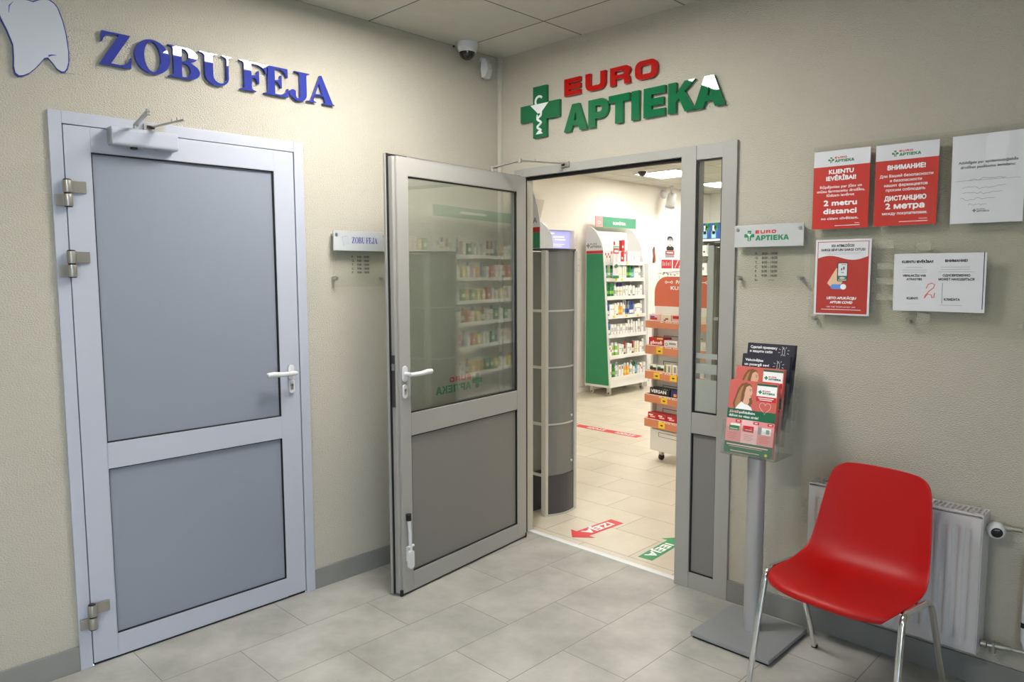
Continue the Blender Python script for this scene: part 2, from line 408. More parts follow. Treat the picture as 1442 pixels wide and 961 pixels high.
# pharmacy shell
PX0, PX1, PY1, PZ = -2.75, 3.05, 7.25, 2.70
pw = MB('pharmacy_wall')
struct(MB('pharmacy_wall').box(PX0-.1, PX0, .1, 3.36, 0, PZ).box(PX0-.1, PX0, 3.98, PY1, 0, PZ).box(PX0-.1, PX0, 3.36, 3.98, 2.02, PZ).build('wall_pharmacy_side'), 'cream pharmacy wall behind the green-sided cosmetics rack', 'wall')
struct(MB('pharmacy_wall').box(PX0-.1, PX1, PY1, PY1+.1, 0, PZ).build('wall_pharmacy_end'), 'cream end wall of the pharmacy', 'wall')
struct(MB('pharmacy_wall').box(PX1, PX1+.1, .1, PY1, 0, PZ).build('wall_pharmacy_counter'), 'cream pharmacy wall behind the medicine shelves', 'wall')
struct(MB('pharmacy_wall').box(PX0, -.12, 0, .1, 0, PZ).build('wall_pharmacy_front'), 'cream front wall inside the pharmacy', 'wall')
struct(MB('ceiling_tile').box(PX0, PX1, .1, PY1, PZ, PZ+.1).build('ceiling_pharmacy'), 'white suspended tile ceiling of the pharmacy', 'ceiling')
struct(MB('pharmacy_wall').box(PX0, PX0+.012, 3.98, PY1, 0, .07).build('baseboard_pharmacy'), 'cream skirting along the pharmacy wall', 'baseboard')
# ceiling lamps
def lamp(x, y, z, m, label, grp, sy=.6, drop=.01):
    t = thing('ceiling_lamp', label, 'lamp', (x, y, z), 0, grp)
    f = MB('lamp_frame'); h = .298; g = .284; k = sy/2-.002; q = k-.014 if drop < .02 else .262
    d = drop; f.box(-h, h, -k, -q, -d-.003, 0); f.box(-h, h, q, k, -d-.003, 0); f.box(-h, -g, -q, q, -d-.003, 0); f.box(g, h, -q, q, -d-.003, 0)
    f.build('frame', t)
    MB(m).box(-g, g, -q, q, -d, -.001).build('diffuser', t)
lamp(.865, -1.178, ZC, 'lamp_lobby', 'square ceiling panel lamp above the lobby doors', 'lobby ceiling lamps', drop=.03)
lamp(2.1, -3.6, ZC, 'lamp_lobby', 'square ceiling panel lamp deep in the lobby', 'lobby ceiling lamps', drop=.03)
lamp(-1.9, 4.75, PZ, 'lamp_pharmacy', 'bright square ceiling panel seen above the cosmetics rack', 'pharmacy ceiling lamps')
lamp(-1.9, 6.2, PZ, 'lamp_pharmacy', 'bright ceiling panel seen through the narrow side glass', 'pharmacy ceiling lamps')
for i, (x, y) in enumerate([(-.6, 1.5), (1.7, 1.5), (1.0, 3.3), (-.9, 3.3), (1.0, 5.4)]):  # extra panels out of view, added to light the pharmacy
    lamp(x, y, PZ, 'lamp_pharmacy', ['added unseen ceiling panel just inside the entrance', 'added unseen ceiling panel near the medicine shelves', 'added unseen ceiling panel in the middle of the pharmacy', 'added unseen ceiling panel above the orange stand aisle', 'added unseen ceiling panel at the back of the pharmacy'][i], 'pharmacy ceiling lamps')

# ------------------------------------------------------------------ doors
def ring(mb, x0, x1, z0, z1, t, ya, yb, m):
    mb.box(x0, x1, ya, yb, z0, z0+t, m); mb.box(x0, x1, ya, yb, z1-t, z1, m)
    mb.box(x0, x0+t, ya, yb, z0+t, z1-t, m); mb.box(x1-t, x1, ya, yb, z0+t, z1-t, m); return mb
def lever(parent, x, z, d, y=-.012):
    """white lever handle on an oval rose; d = +1 lever points to +x, -1 to -x"""
    h = MB('white_plastic')
    h.prism(rrect(x-.015, x+.015, z-.036, z+.036, .0145), y-.009, y, 'y', smooth=False)
    h.tube([(x, y-.008, z), (x, y-.045, z)], .0095, n=12)
    h.tube([(x-d*.006, y-.045, z), (x+d*.018, y-.052, z), (x+d*.06, y-.050, z-.001), (x+d*.105, y-.048, z+.003), (x+d*.132, y-.047, z+.002), (x+d*.138, y-.047, z+.001)], [.0095, .0105, .0105, .0125, .0115, .006], n=12)
    return h.build('handle', parent, bevel=.0025)
def escutcheon(parent, x, z, y=-.012):
    h = MB('white_plastic').prism(rrect(x-.0145, x+.0145, z-.033, z+.033, .014), y-.007, y, 'y').build('lock_plate', parent, bevel=.003)
    c = MB('steel', 'slot_dark'); c.lathe([(.0085, y-.0085), (.0085, y-.006)], (x, 0, z+.006), axis='y', n=14); c.box(x-.005, x+.005, y-.0083, y-.006, z-.014, z+.002)
    c.box(x-.0012, x+.0012, y-.0090, y-.0084, z+.001, z+.011, 'slot_dark')
    c.build('lock_cylinder', h)

d1 = thing('door_1', 'closed silver door with two frosted grey panels below blue lettering', 'door', (0, D1L, 0), WA, kind='structure')
W1 = D1R-D1L
f = MB('aluminium_frame'); f.box(0, .043, -.012, .06, 0, D1T); f.box(W1-.046, W1, -.012, .06, 0, D1T); f.box(.043, W1-.046, -.012, .06, 2.056, D1T)
f.build('frame', d1, bevel=.0015)
g = MB('gasket_black'); g.box(.043, .0475, .0, .03, .004, 2.056); g.box(W1-.050, W1-.046, .0, .03, .004, 2.056); g.box(.043, W1-.046, .0, .03, 2.0525, 2.056); g.box(.048, W1-.05, -.004, .04, .0015, .012)
g.build('door_seal', d1)
lf = MB('aluminium_frame'); a0, a1 = .0468, W1-.0500; p0, p1 = .1346, .8629
lf.box(a0, p0, -.010, .045, .012, 2.0525); lf.box(p1, a1, -.010, .045, .012, 2.0525)
lf.box(p0, p1, -.010, .045, .012, .0987); lf.box(p0, p1, -.010, .045, .7622, .8635); lf.box(p0, p1, -.010, .045, 1.9626, 2.0525)
leaf1 = lf.build('leaf', d1, bevel=.0012)
MB('panel_grey').box(p0, p1, .0035, .02, .8635, 1.9626).build('upper_panel', d1)
MB('panel_grey').box(p0, p1, .0035, .02, .0987, .7622).build('lower_panel', d1)
g = MB('gasket_black'); ring(g, p0-.001, p1+.001, .8625, 1.9636, .0055, -.006, .006, 0); ring(g, p0-.001, p1+.001, .0977, .7632, .0045, -.006, .006, 0)
g.build('panel_gasket', d1)
lever(d1, .912, 1.063, -1); escutcheon(d1, .914, .997)
def hinge(z):
    h = MB('brushed_nickel', 'black_plastic'); x = .046; y = -.028
    h.lathe([(.0155, z+.003), (.0155, z+.047)], (x, y, 0)); h.lathe([(.0155, z-.047), (.0155, z-.003)], (x, y, 0))
    h.lathe([(.0125, z-.003), (.0125, z+.003)], (x, y, 0), 'black_plastic'); h.lathe([(.0135, z+.047), (.0135, z+.050), (.006, z+.052)], (x, y, 0), 'black_plastic'); h.lathe([(.0135, z-.050), (.0135, z-.047)], (x, y, 0), 'black_plastic')
    h.box(x, x+.064, -.021, -.012, z+.004, z+.046); h.box(x-.040, x, -.021, -.012, z-.046, z-.004)
    h.build('hinge', d1, bevel=.001)
for z in (1.8055, 1.5495, .2045): hinge(z)
cl = MB('aluminium_frame')
cx0, cx1 = D1L, 0
X = lambda y: y-D1L
cl.prism([(-.010, 1.995), (-.058, 1.993), (-.064, 2.000), (-.064, 2.048), (-.056, 2.062), (-.010, 2.062)], X(-2.085), X(-1.842), 'x')
closer = cl.build('door_closer', d1, bevel=.004)
MB('steel').box(X(-2.0865), X(-2.085), -.055, -.014, 2.0, 2.056).build('closer_cap', closer)
MB('black_plastic').lathe([(.013, 1.986), (.013, 1.994)], (X(-2.0), -.036, 0)).build('closer_valve', closer)
a = MB('steel'); a.lathe([(.009, 2.062), (.009, 2.079)], (X(-1.99), -.036, 0)); a.prism([(0, -.009), (.30, -.007), (.30, .007), (0, .009)], 2.076, 2.081, 'z', tf=lambda v: (X(-1.99)+v[0]*-.17-v[1]*.985, -.036-v[0]*.92+v[1]*.17, v[2]+v[0]*.01))
a.lathe([(.008, 2.070), (.008, 2.090)], (X(-2.037), -.300, 0))
a.build('closer_arm', closer)
a = MB('steel', 'slot_dark'); a.box(X(-1.955), X(-1.875), -.022, -.012, 2.068, 2.092); a.box(X(-1.945), X(-1.915), -.0225, -.0215, 2.074, 2.086, 'slot_dark')
a.prism([(0, -.006), (.235, -.006), (.235, .006), (0, .006)], 2.080, 2.085, 'z', tf=lambda v: (X(-1.925)+v[0]*.16-v[1]*.985, -.02-v[0]*.95-v[1]*.16, v[2]))
a.lathe([(.006, 2.078), (.006, 2.095)], (X(-1.896), -.20, 0)); a.tube([(X(-1.9), -.16, 2.084), (X(-1.9), -.16, 2.096)], .004)
a.build('arm_bracket', closer)

# pharmacy entrance: fixed frame with the narrow side light, and the open leaf
d2 = thing('door_2', 'pharmacy entrance frame with its glazed door standing open and a narrow side glass', 'door', (0, 0, 0), 0, kind='structure')
f = MB('aluminium_dark')
f.box(D2L, .198, -.012, .06, 0, D2T); f.box(.198, 1.208, -.012, .06, 2.043, D2T); f.box(1.208, 1.285, -.014, .06, 0, D2T); f.box(1.4153, D2R, -.014, .06, 0, D2T)
f.box(1.285, 1.4153, -.012, .06, 2.0206, D2T); f.box(1.285, 1.4153, -.012, .06, .757, .856); f.box(1.285, 1.4153, -.012, .06, 0, .078)
f.build('frame', d2, bevel=.0015)
g = MB('gasket_black'); g.box(.198, 1.208, .012, .03, 2.026, 2.043); g.box(.198, .204, .0, .012, 0, 2.043)
ring(g, 1.284, 1.416, .855, 2.0216, .008, -.006, .004, 0); ring(g, 1.284, 1.416, .077, .758, .0055, -.006, .004, 0)
g.build('door_seal', d2)
MB('trunking').box(.1985, .2035, .012, .06, 0, 2.026).build('jamb_liner', d2)
MB('side_glass').box(1.285, 1.4153, .006, .012, .856, 2.0206).build('side_glass', d2)
fr = MB('frosted')
for z0, z1 in ((1.113, 1.137), (1.042, 1.088), (.856, 1.015)): fr.box(1.293, 1.408, .0045, .0058, z0, z1)
fr.build('frosted_band', d2)
MB('panel_taupe').box(1.285, 1.4153, .002, .015, .078, .757).build('side_panel', d2)

LW = .97                       # open leaf: local X runs back to the hinge, so the leaf spans X -0.97..0
ANG = math.atan2(.993, -.12)
LFX, LFY = .263, -.059
def leaf_local(v):             # leaf-frame point to door_2 space
    c, s = math.cos(ANG), math.sin(ANG)
    return (LFX+v[0]*c-v[1]*s, LFY+v[0]*s+v[1]*c, v[2])
lf = thing('leaf', None, None, (LFX, LFY, 0), ANG); lf.parent = d2
def lbuild(mb, name, bevel=0): return mb.build(name, lf, bevel=bevel)
g0, g1 = -.903, -.082
m = MB('aluminium_dark')
m.box(-LW, g0, 0, .045, .012, 2.032); m.box(g1, 0, 0, .045, .012, 2.032)
m.box(g0, g1, 0, .045, .012, .100); m.box(g0, g1, 0, .045, .755, .8625); m.box(g0, g1, 0, .045, 1.948, 2.032)
m.box(-LW-.016, -LW, .012, .040, .014, 2.030)
lbuild(m, 'leaf_frame', .0025)
m = MB('gasket_black'); m.box(-LW-.026, -LW-.014, .036, .052, .012, 2.044); m.box(-LW-.02, .0, .040, .052, 2.032, 2.044); m.box(-LW-.012, -LW-.001, .0, .012, .003, .03); m.box(-.012, -.001, -.001, .012, .003, .03)
m.box(.0005, .012, .008, .045, .012, 2.03)
ring(m, g0-.001, g1+.001, .8615, 1.949, .007, .004, .016, 0); ring(m, g0-.001, g1+.001, .099, .756, .006, .004, .016, 0); m.box(-LW, 0, .004, .04, .004, .012)
lbuild(m, 'leaf_seal')
MB('aluminium_dark').box(-LW-.032, -LW-.026, .040, .052, .014, 2.042).build('leaf_lip', lf)
lbuild(MB('door_glass').box(g0, g1, .018, .026, .8625, 1.948), 'glass')
lbuild(MB('panel_taupe').box(g0, g1, .012, .03, .100, .755), 'lower_panel')
lever(lf, -.944, 1.052, 1, y=0); escutcheon(lf, -.944, .970, y=0)
m = MB('dark_metal', 'brushed_nickel'); m.box(-LW-.0172, -LW-.0158, .014, .038, .90, 1.14); m.box(-LW-.022, -LW-.017, .018, .032, 1.07, 1.10, 'brushed_nickel'); lbuild(m, 'lock_strip')
m = MB('white_plastic', 'black_plastic')
m.box(-.950, -.916, -.006, 0, .165, .235); m.tube([(-.933, -.010, .20), (-.936, -.012, .30), (-.941, -.012, .365)], .0085)
m.prism(rrect(-.950, -.918, .130, .215, .012), -.022, -.006, 'y'); m.tube([(-.941, -.012, .362), (-.942, -.012, .392)], .013, 'black_plastic', 12)
m.tube([(-.954, -.012, .235), (-.912, -.012, .235)], .006)
lbuild(m, 'door_stop')
# mirrored shop name stuck on the street face of the glass is added with the logo below

# closer arm over the open leaf
m = MB('steel', 'slot_dark')
def bar(mb, p, q, w, h, mm='steel'):
    p, q = Vector(p), Vector(q); d = (q-p); L = d.length; d.normalize(); sd = d.cross(Vector((0, 0, 1))).normalized(); up = sd.cross(d)
    vs = [p+sd*a*w/2+up*b*h/2 for a, b in ((-1, -1), (1, -1), (1, 1), (-1, 1))]; vs += [v+d*L for v in vs]
    mb.add(vs, [(0, 1, 2, 3), (7, 6, 5, 4), (0, 4, 5, 1), (1, 5, 6, 2), (2, 6, 7, 3), (3, 7, 4, 0)], mm)
A0, A1, A2 = (.262, -.316, 2.058), (.425, -.278, 2.082), (.505, -.03, 2.084)
bar(m, A0, A1, .020, .006); bar(m, A1, A2, .016, .006)
m.lathe([(.011, A1[2]-.010), (.011, A1[2]+.010)], (A1[0], A1[1], 0)); m.lathe([(.010, A0[2]-.02), (.010, A0[2]+.008)], (A0[0], A0[1], 0))
m.lathe([(.005, 2.085), (.005, 2.097)], (.452, -.195, 0)); m.box(.480, .535, -.024, -.012, 2.068, 2.094); m.box(.488, .510, -.0245, -.0235, 2.074, 2.088, 'slot_dark')
m.build('closer_arm', d2)
MB('aluminium_dark').box(-.50, -.26, .0525, .09, 1.97, 2.02).build('door_closer', lf, bevel=.003)

# ------------------------------------------------------------------ lettering glyphs
def gE(x0, x1, z0, z1, st, bar_, midshort=0):
    zm = (z0+z1)/2
    return [[(x0, z0), (x1, z0), (x1, z0+bar_), (x0+st, z0+bar_), (x0+st, zm-bar_/2), (x1-midshort, zm-bar_/2), (x1-midshort, zm+bar_/2), (x0+st, zm+bar_/2), (x0+st, z1-bar_), (x1, z1-bar_), (x1, z1), (x0, z1)]]
E0, E1 = 2.430, 2.517
EURO = [gE(.500, .607, E0, E1, .031, .0235),
        [[(.641, E1), (.641, E0+.034)]+arc(.675, E0+.034, .034, .034, 180, 270, 6)[1:]+arc(.734, E0+.034, .034, .034, 270, 360, 6)+[(.768, E1), (.736, E1), (.736, E0+.034)]+arc(.728, E0+.034, .008, .010, 0, -90, 3)[1:]+arc(.682, E0+.034, .010, .010, 270, 180, 3)+[(.672, E1)]],
        [[(.797, E0), (.829, E0), (.829, E0+.028), (.868, E0+.028)]+arc(.868, E0+.014, .014, .014, 90, 0, 4)+[(.882, E0), (.915, E0), (.915, E0+.02)]+arc(.895, E0+.024, .018, .018, 0, 60, 4)+arc(.889, E0+.062, .027, .025, -55, 90, 8)+[(.797, E1)],
         [(.829, E0+.048), (.829, E1-.022), (.872, E1-.022)]+arc(.872, E0+.0565, .010, .0085, 90, -90, 5)],
        [rrect(.945, 1.071, E0, E1, .034), [(p[0], p[1]) for p in rrect(.977, 1.038, E0+.0235, E1-.0235, .010)]]]
A0_, A1_ = 2.247, 2.384
def gA(x0, x1, t0, t1, z0, z1, w):
    zc0, zc1 = z0+.026, z0+.052
    def lx(z): return x0+(t0-x0)*(z-z0)/(z1-z0)
    def rx(z): return x1+(t1-x1)*(z-z0)/(z1-z0)
    cx = (t0+t1)/2
    def il(z): return lx(z)+w
    def ir(z): return rx(z)-w
    zap = z0+(z1-z0)*.70
    return [[(x0, z0), (il(z0), z0), (il(zc0), zc0), (ir(zc0), zc0), (ir(z0), z0), (x1, z0), (t1, z1), (t0, z1)],
            [(il(zc1), zc1), (cx, zap), (ir(zc1), zc1)]]
APT = [gA(.498, .653, .554, .600, A0_, A1_, .048),
       [[(.661, A0_), (.706, A0_), (.706, A0_+.040), (.742, A0_+.040)]+arc(.742, A0_+.0885, .048, .0485, -90, 90, 10)+[(.661, A1_)],
        [(.706, A0_+.073), (.706, A1_-.033), (.735, A1_-.033)]+arc(.735, A0_+.0885, .013, .0155, 90, -90, 5)],
       [[(.830, A0_), (.876, A0_), (.876, A1_-.036), (.915, A1_-.036), (.915, A1_), (.790, A1_), (.790, A1_-.036), (.830, A1_-.036)]],
       [[(.927, A0_), (.972, A0_), (.972, A1_), (.927, A1_)]],
       gE(.997, 1.116, A0_, A1_, .044, .034, .008),
       [[(1.133, A0_), (1.175, A0_), (1.175, A0_+.048), (1.190, A0_+.064), (1.222, A0_), (1.275, A0_), (1.220, A0_+.092), (1.274, A1_), (1.220, A1_), (1.175, A1_-.054), (1.175, A1_), (1.133, A1_)]],
       gA(1.268, 1.423, 1.320, 1.367, A0_, A1_, .048)]
CROSS = [[(.278, 2.244), (.376, 2.244), (.376, 2.336), (.468, 2.336), (.468, 2.425), (.376, 2.425), (.376, 2.515), (.278, 2.515), (.278, 2.425), (.184, 2.425), (.184, 2.336), (.278, 2.336)]]
def smooth(pts, n=4):
    o = []
    for i in range(len(pts)-1):
        p0, p1, p2, p3 = pts[max(i-1, 0)], pts[i], pts[i+1], pts[min(i+2, len(pts)-1)]
        for k in range(n):
            t = k/n; o.append(tuple(.5*((2*p1[c])+(-p0[c]+p2[c])*t+(2*p0[c]-5*p1[c]+4*p2[c]-p3[c])*t*t+(-p0[c]+3*p1[c]-3*p2[c]+p3[c])*t**3) for c in (0, 1)))
    return o+[pts[-1]]
def ribbon(pts, w):
    L = []; R = []
    for i, p in enumerate(pts):
        a = Vector(pts[max(i-1, 0)]); b = Vector(pts[min(i+1, len(pts)-1)]); t = (b-a).normalized(); n = Vector((-t.y, t.x))
        ww = w[i] if isinstance(w, list) else w
        L.append((p[0]+n.x*ww/2, p[1]+n.y*ww/2)); R.append((p[0]-n.x*ww/2, p[1]-n.y*ww/2))
    return Rib(L+R[::-1])
CXC = .325
def emblem_polys():
    P = [[(CXC-.066, 2.421), (CXC+.066, 2.421), (CXC+.02, 2.381), (CXC+.012, 2.372), (CXC-.012, 2.372), (CXC-.02, 2.381)]]
    P.append([(CXC-.024, 2.262), (CXC+.026, 2.262), (CXC+.008, 2.280), (CXC-.006, 2.280)])
    sn = [(CXC+.018, 2.450), (CXC+.012, 2.458), (CXC-.006, 2.460), (CXC-.022, 2.450), (CXC-.027, 2.432), (CXC-.018, 2.412), (CXC, 2.396), (CXC+.013, 2.380), (CXC+.012, 2.364)]
    sn = smooth(sn, 5)
    for i in range(1, 41):
        t = i/40; sn.append((CXC+.0135*math.cos(t*PI*4), 2.364-.086*t))
    P.append(ribbon(sn, .0115))
    P.append(ribbon([(CXC-.014, 2.366), (CXC-.016, 2.350), (CXC-.002, 2.338)], .006))
    return P
EMB = emblem_polys()
LOGO_E = [loops_mesh(l) for l in EURO]; LOGO_A = [loops_mesh(l) for l in APT]
LW0, LX0, LZ0 = 1.423-.184, .184, 2.244
def logo(mb, x, z, w, y=-.0008, red='ink_red', green='ink_green', white='ink_white', emblem=True, flip=1, tf=None):
    """small printed shop logo, lower-left corner x,z and width w"""
    k = w/LW0
    T = lambda v, yy=y: (x+flip*(v[0]-LX0)*k, yy, z+(v[2]-LZ0)*k)
    TT = (lambda v: tf(T(v))) if tf else T
    for vs, fs in LOGO_E: mb.add(vs, fs, red, tf=TT)
    for vs, fs in LOGO_A: mb.add(vs, fs, green, tf=TT)
    c = CROSS[0]; mb.add([(p[0], 0, p[1]) for p in c], [tuple(range(len(c)))], green, tf=TT)
    if emblem:
        for p in [z for e in EMB for z in (e.quads() if isinstance(e, Rib) else [e])]: mb.add([(q[0], 0, q[1]) for q in p], [tuple(range(len(p)))], white, tf=(lambda v: tf(T(v, y-.0004))) if tf else (lambda v: T(v, y-.0004)))

# EURO APTIEKA wall sign: raised glossy letters
ps = thing('pharmacy_sign', 'raised red and green shop lettering with a green cross above the entrance', 'sign', (0, -.001, 0))
m = MB('sign_green'); vs, fs = loops_mesh(CROSS, .018); m.add(vs, fs); cr = m.build('cross', ps)
m = MB('emblem_white')
for i, p in enumerate(EMB): m.prism(p, -.0205-.0004*i, -.0178, 'y')
m.build('emblem', cr)
for lp in EURO: m = MB('sign_red'); m.add(*loops_mesh(lp, .018)); m.build('letter', ps)
for lp in APT: m = MB('sign_green'); m.add(*loops_mesh(lp, .018)); m.build('letter', ps)
m = MB('ink_red', 'ink_green'); logo(m, -.352, .915, .353, y=.0285, flip=-1, emblem=False); 
m2 = MB('ink_red', 'ink_green'); m2.add(m.v, m.f); m2.m = list(m.m); m2.build('glass_lettering', lf)

# ZOBU FEJA wall lettering (local X = world y)
B0, B1 = 2.290, 2.412
def N(x0, x1):
    return lambda u, v: (x0+(x1-x0)*u, B0+(B1-B0)*v)
def P(f, pts): return [f(*p) for p in pts]
def A(f, *a): return [f(*p) for p in arc(*a)]
z = N(-2.097, -1.986)
GZ = [P(z, [(.10, 1), (.97, 1), (.985, .985), (.345, .065), (.62, .06), (.80, .10), (.91, .2), (.965, .33), (1, .33), (.97, 0), (0, 0), (0, .02), (.625, .94), (.40, .94), (.25, .90), (.15, .80), (.10, .68), (.065, .68)])]
o = N(-1.974, -1.843)
GO = [A(o, .5, .5, .5, .53, 0, 352, 40), A(o, .5, .5, .235, .465, 0, 350, 34)]
b = N(-1.849, -1.726)
GB = [P(b, [(0, 0), (.60, 0)])+A(b, .60, .265, .40, .265, -90, 75, 9)+P(b, [(.80, .53)])+A(b, .58, .765, .36, .235, -70, 90, 9)+P(b, [(0, 1), (0, .975), (.12, .95), (.155, .9), (.155, .1), (.12, .05), (0, .025)]),
      P(b, [(.42, .05), (.42, .49), (.50, .49)])+A(b, .50, .27, .20, .22, 90, -90, 8), P(b, [(.42, .545), (.42, .945), (.48, .945)])+A(b, .48, .745, .17, .20, 90, -90, 8)]
u = N(-1.726, -1.592)
GU = [P(u, [(0, 1), (.54, 1), (.54, .975), (.44, .95), (.41, .9), (.41, .30)])+A(u, .625, .28, .215, .215, 180, 360, 8)+P(u, [(.84, .9), (.80, .95), (.70, .975), (.70, 1), (1, 1), (1, .975), (.93, .95), (.90, .9), (.90, .30)])+A(u, .53, .27, .37, .30, 0, -180, 10)+P(u, [(.155, .30), (.155, .9), (.11, .95), (0, .975)])]
f_ = N(-1.557, -1.434)
GF = [P(f_, [(0, 0), (.58, 0), (.58, .025), (.46, .05), (.42, .1), (.42, .485), (.54, .47), (.62, .40), (.66, .29), (.70, .29), (.70, .73), (.66, .73), (.62, .62), (.55, .55), (.42, .535), (.42, .945), (.66, .94), (.80, .89), (.90, .80), (.95, .69), (1, .69), (.98, 1), (0, 1), (0, .975), (.12, .95), (.155, .9), (.155, .1), (.12, .05), (0, .025)])]
e_ = N(-1.449, -1.333)
GEE = [P(e_, [(0, 0), (.97, 0), (1, .31), (.96, .31), (.90, .2), (.80, .10), (.66, .055), (.44, .055), (.44, .485), (.56, .47), (.64, .40), (.68, .29), (.72, .29), (.72, .73), (.68, .73), (.64, .62), (.57, .55), (.44, .535), (.44, .945), (.68, .94), (.80, .89), (.89, .80), (.93, .69), (.98, .69), (.97, 1), (0, 1), (0, .975), (.12, .95), (.165, .9), (.165, .1), (.12, .05), (0, .025)])]
j = N(-1.328, -1.228)
GJ = [P(j, [(.26, 1), (1, 1), (1, .975), (.88, .95), (.84, .9), (.84, .22)])+A(j, .46, .20, .38, .25, 0, -150, 10)+A(j, .17, .20, .17, .14, 220, 40, 8)+P(j, [(.30, .20), (.30, .12), (.36, .045)])+A(j, .42, .14, .10, .10, -80, 0, 5)+P(j, [(.52, .9), (.46, .95), (.26, .975)])]
aa = N(-1.243, -1.101)
GAA = [P(aa, [(0, 0), (.33, 0), (.33, .025), (.25, .05), (.235, .10), (.29, .27), (.60, .27), (.665, .08), (.645, .045), (.56, .025), (.56, 0), (1, 0), (1, .025), (.935, .06), (.545, 1.02), (.49, 1.02), (.165, .12), (.10, .045), (0, .025)]), P(aa, [(.31, .325), (.445, .72), (.58, .325)])]
zs = thing('clinic_sign', 'glossy blue raised serif lettering on the wall above the closed door', 'sign', (.001, 0, 0), WA)
for g in (GZ, GO, GB, GU, GF, GEE, GJ, GAA):
    m = MB('sign_blue'); m.add(*loops_mesh(g, .016)); m.build('letter', zs)
# plain tooth board (the cartoon face is left out)
TT_ = [(-2.249, 2.481), (-2.235, 2.474), (-2.224, 2.461), (-2.210, 2.418), (-2.201, 2.371), (-2.196, 2.31), (-2.198, 2.27), (-2.204, 2.248), (-2.212, 2.236), (-2.221, 2.234), (-2.236, 2.242), (-2.250, 2.262), (-2.263, 2.276), (-2.275, 2.272), (-2.293, 2.247), (-2.308, 2.228), (-2.326, 2.210), (-2.345, 2.198), (-2.358, 2.195), (-2.369, 2.203), (-2.372, 2.225), (-2.370, 2.255), (-2.370, 2.300), (-2.385, 2.345), (-2.402, 2.385), (-2.412, 2.42), (-2.408, 2.445), (-2.392, 2.458), (-2.364, 2.456), (-2.343, 2.463), (-2.318, 2.464), (-2.300, 2.462), (-2.284, 2.472), (-2.266, 2.482)]
tc_ = (-2.295, 2.35)
inner = [(tc_[0]+(p[0]-tc_[0])*.962, tc_[1]+(p[1]-tc_[1])*.965) for p in TT_]
ts = thing('tooth_sign', 'white tooth-shaped board with a blue edge beside the blue lettering', 'sign', (.001, 0, 0), WA)
MB('sign_blue').prism(TT_, -.010, 0, 'y').build('border', ts)
MB('tooth_white').prism(inner, -.0125, -.0098, 'y').build('face', ts)
m = MB('sign_blue'); m.prism(ribbon([(-2.263, 2.284), (-2.252, 2.289), (-2.238, 2.291)], [.006, .004, .0015]), -.0130, -.0122, 'y'); m.build('line', ts); m = MB('sign_blue'); m.prism(ribbon([(-2.375, 2.405), (-2.372, 2.43), (-2.36, 2.445)], [.001, .003, .001]), -.0130, -.0122, 'y'); m.build('line', ts)

# ------------------------------------------------------------------ opening-hours plates
def peg(mb, x, z, y0, y1, r=.0075, m='steel'): mb.lathe([(r, y1), (r, y0)], (x, 0, z), m, axis='y', n=12)
def hours_plate(name, label, loc, rot, w, rows, logo_fn, hx, gap=.030):
    t = thing(name, label, 'sign', loc, rot)
    MB('plate_satin').box(0, w, -.040, -.032, 1.6195, 1.713).build('name_plate', t, bevel=.001)
    MB('acrylic').box(0, w, -.030, -.026, 1.447, 1.7).build('acrylic_sheet', t)
    lm = MB('ink_black'); logo_fn(lm, -.0406); lm.build('lettering', t)
    tm = MB('ink_black')
    for i, (d, h) in enumerate(rows):
        zz = 1.586-i*.0187
        tm.text(d, hx, zz, .0105, y=-.0306, align='L', bold=.03)
        if h == '-': tm.box(hx+.058, hx+.086, -.0306, -.0303, zz+.004, zz+.0052)
        else: tm.text(h, hx+.030, zz, .0105, y=-.0306, align='L', bold=.03)
    tm.build('opening_hours', t)
    for x, z in ((.016, 1.694), (w-.016, 1.694)):
        m = MB('steel'); peg(m, x, z, -.044, 0); m.build('screw', t)
    for x, z in ((.016, 1.486), (w-.016, 1.486)):
        m = MB('steel'); peg(m, x, z, -.036, 0, .008); m.build('screw', t)
ROWS_E = [('P.', '8:00 - 19:00'), ('O.', '8:00 - 18:00'), ('T.', '8:00 - 19:00'), ('C.', '8:00 - 18:00'), ('P.', '8:00 - 18:00'), ('S.', '9:00 - 14:00'), ('Sv.', '-')]
ROWS_Z = [('P.', '9:00 - 18:00'), ('O.', '9:00 - 18:00'), ('T.', '9:00 - 18:00'), ('C.', '9:00 - 18:00'), ('P.', '9:00 - 18:00')]
hours_plate('hours_plate', 'clear opening-hours plate with red and green lettering beside the narrow side glass', (1.496, 0, 0), 0, .306, ROWS_E,
            lambda mb, y: logo(mb, .047, 1.646, .198, y=y), .095)
SERIF = [loops_mesh(g) for g in (GZ, GO, GB, GU, GF, GEE, GJ, GAA)]
def zobu(mb, y):
    k = .148/(2.097-1.101)
    for vs, fs in SERIF: mb.add(vs, fs, 'ink_blue', tf=lambda v: (.100+(v[0]+2.097)*k, y, 1.6555+(v[2]-B0)*k*1.6))
    k2 = .05/.30
    p = [((q[0]+2.3)*k2+.064, (q[1]-2.35)*k2+1.668) for q in TT_]
    mb.flat(p, y+.0002, 'sign_blue'); p2 = [((q[0]+2.3)*k2+.064, (q[1]-2.35)*k2+1.668) for q in inner]; mb.flat(p2, y-.0002, 'tooth_white')
hours_plate('hours_plate', 'clear opening-hours plate with a blue-lettered name strip between the two doors', (0, -1.139, 0), WA, .304, ROWS_Z, zobu, .104)

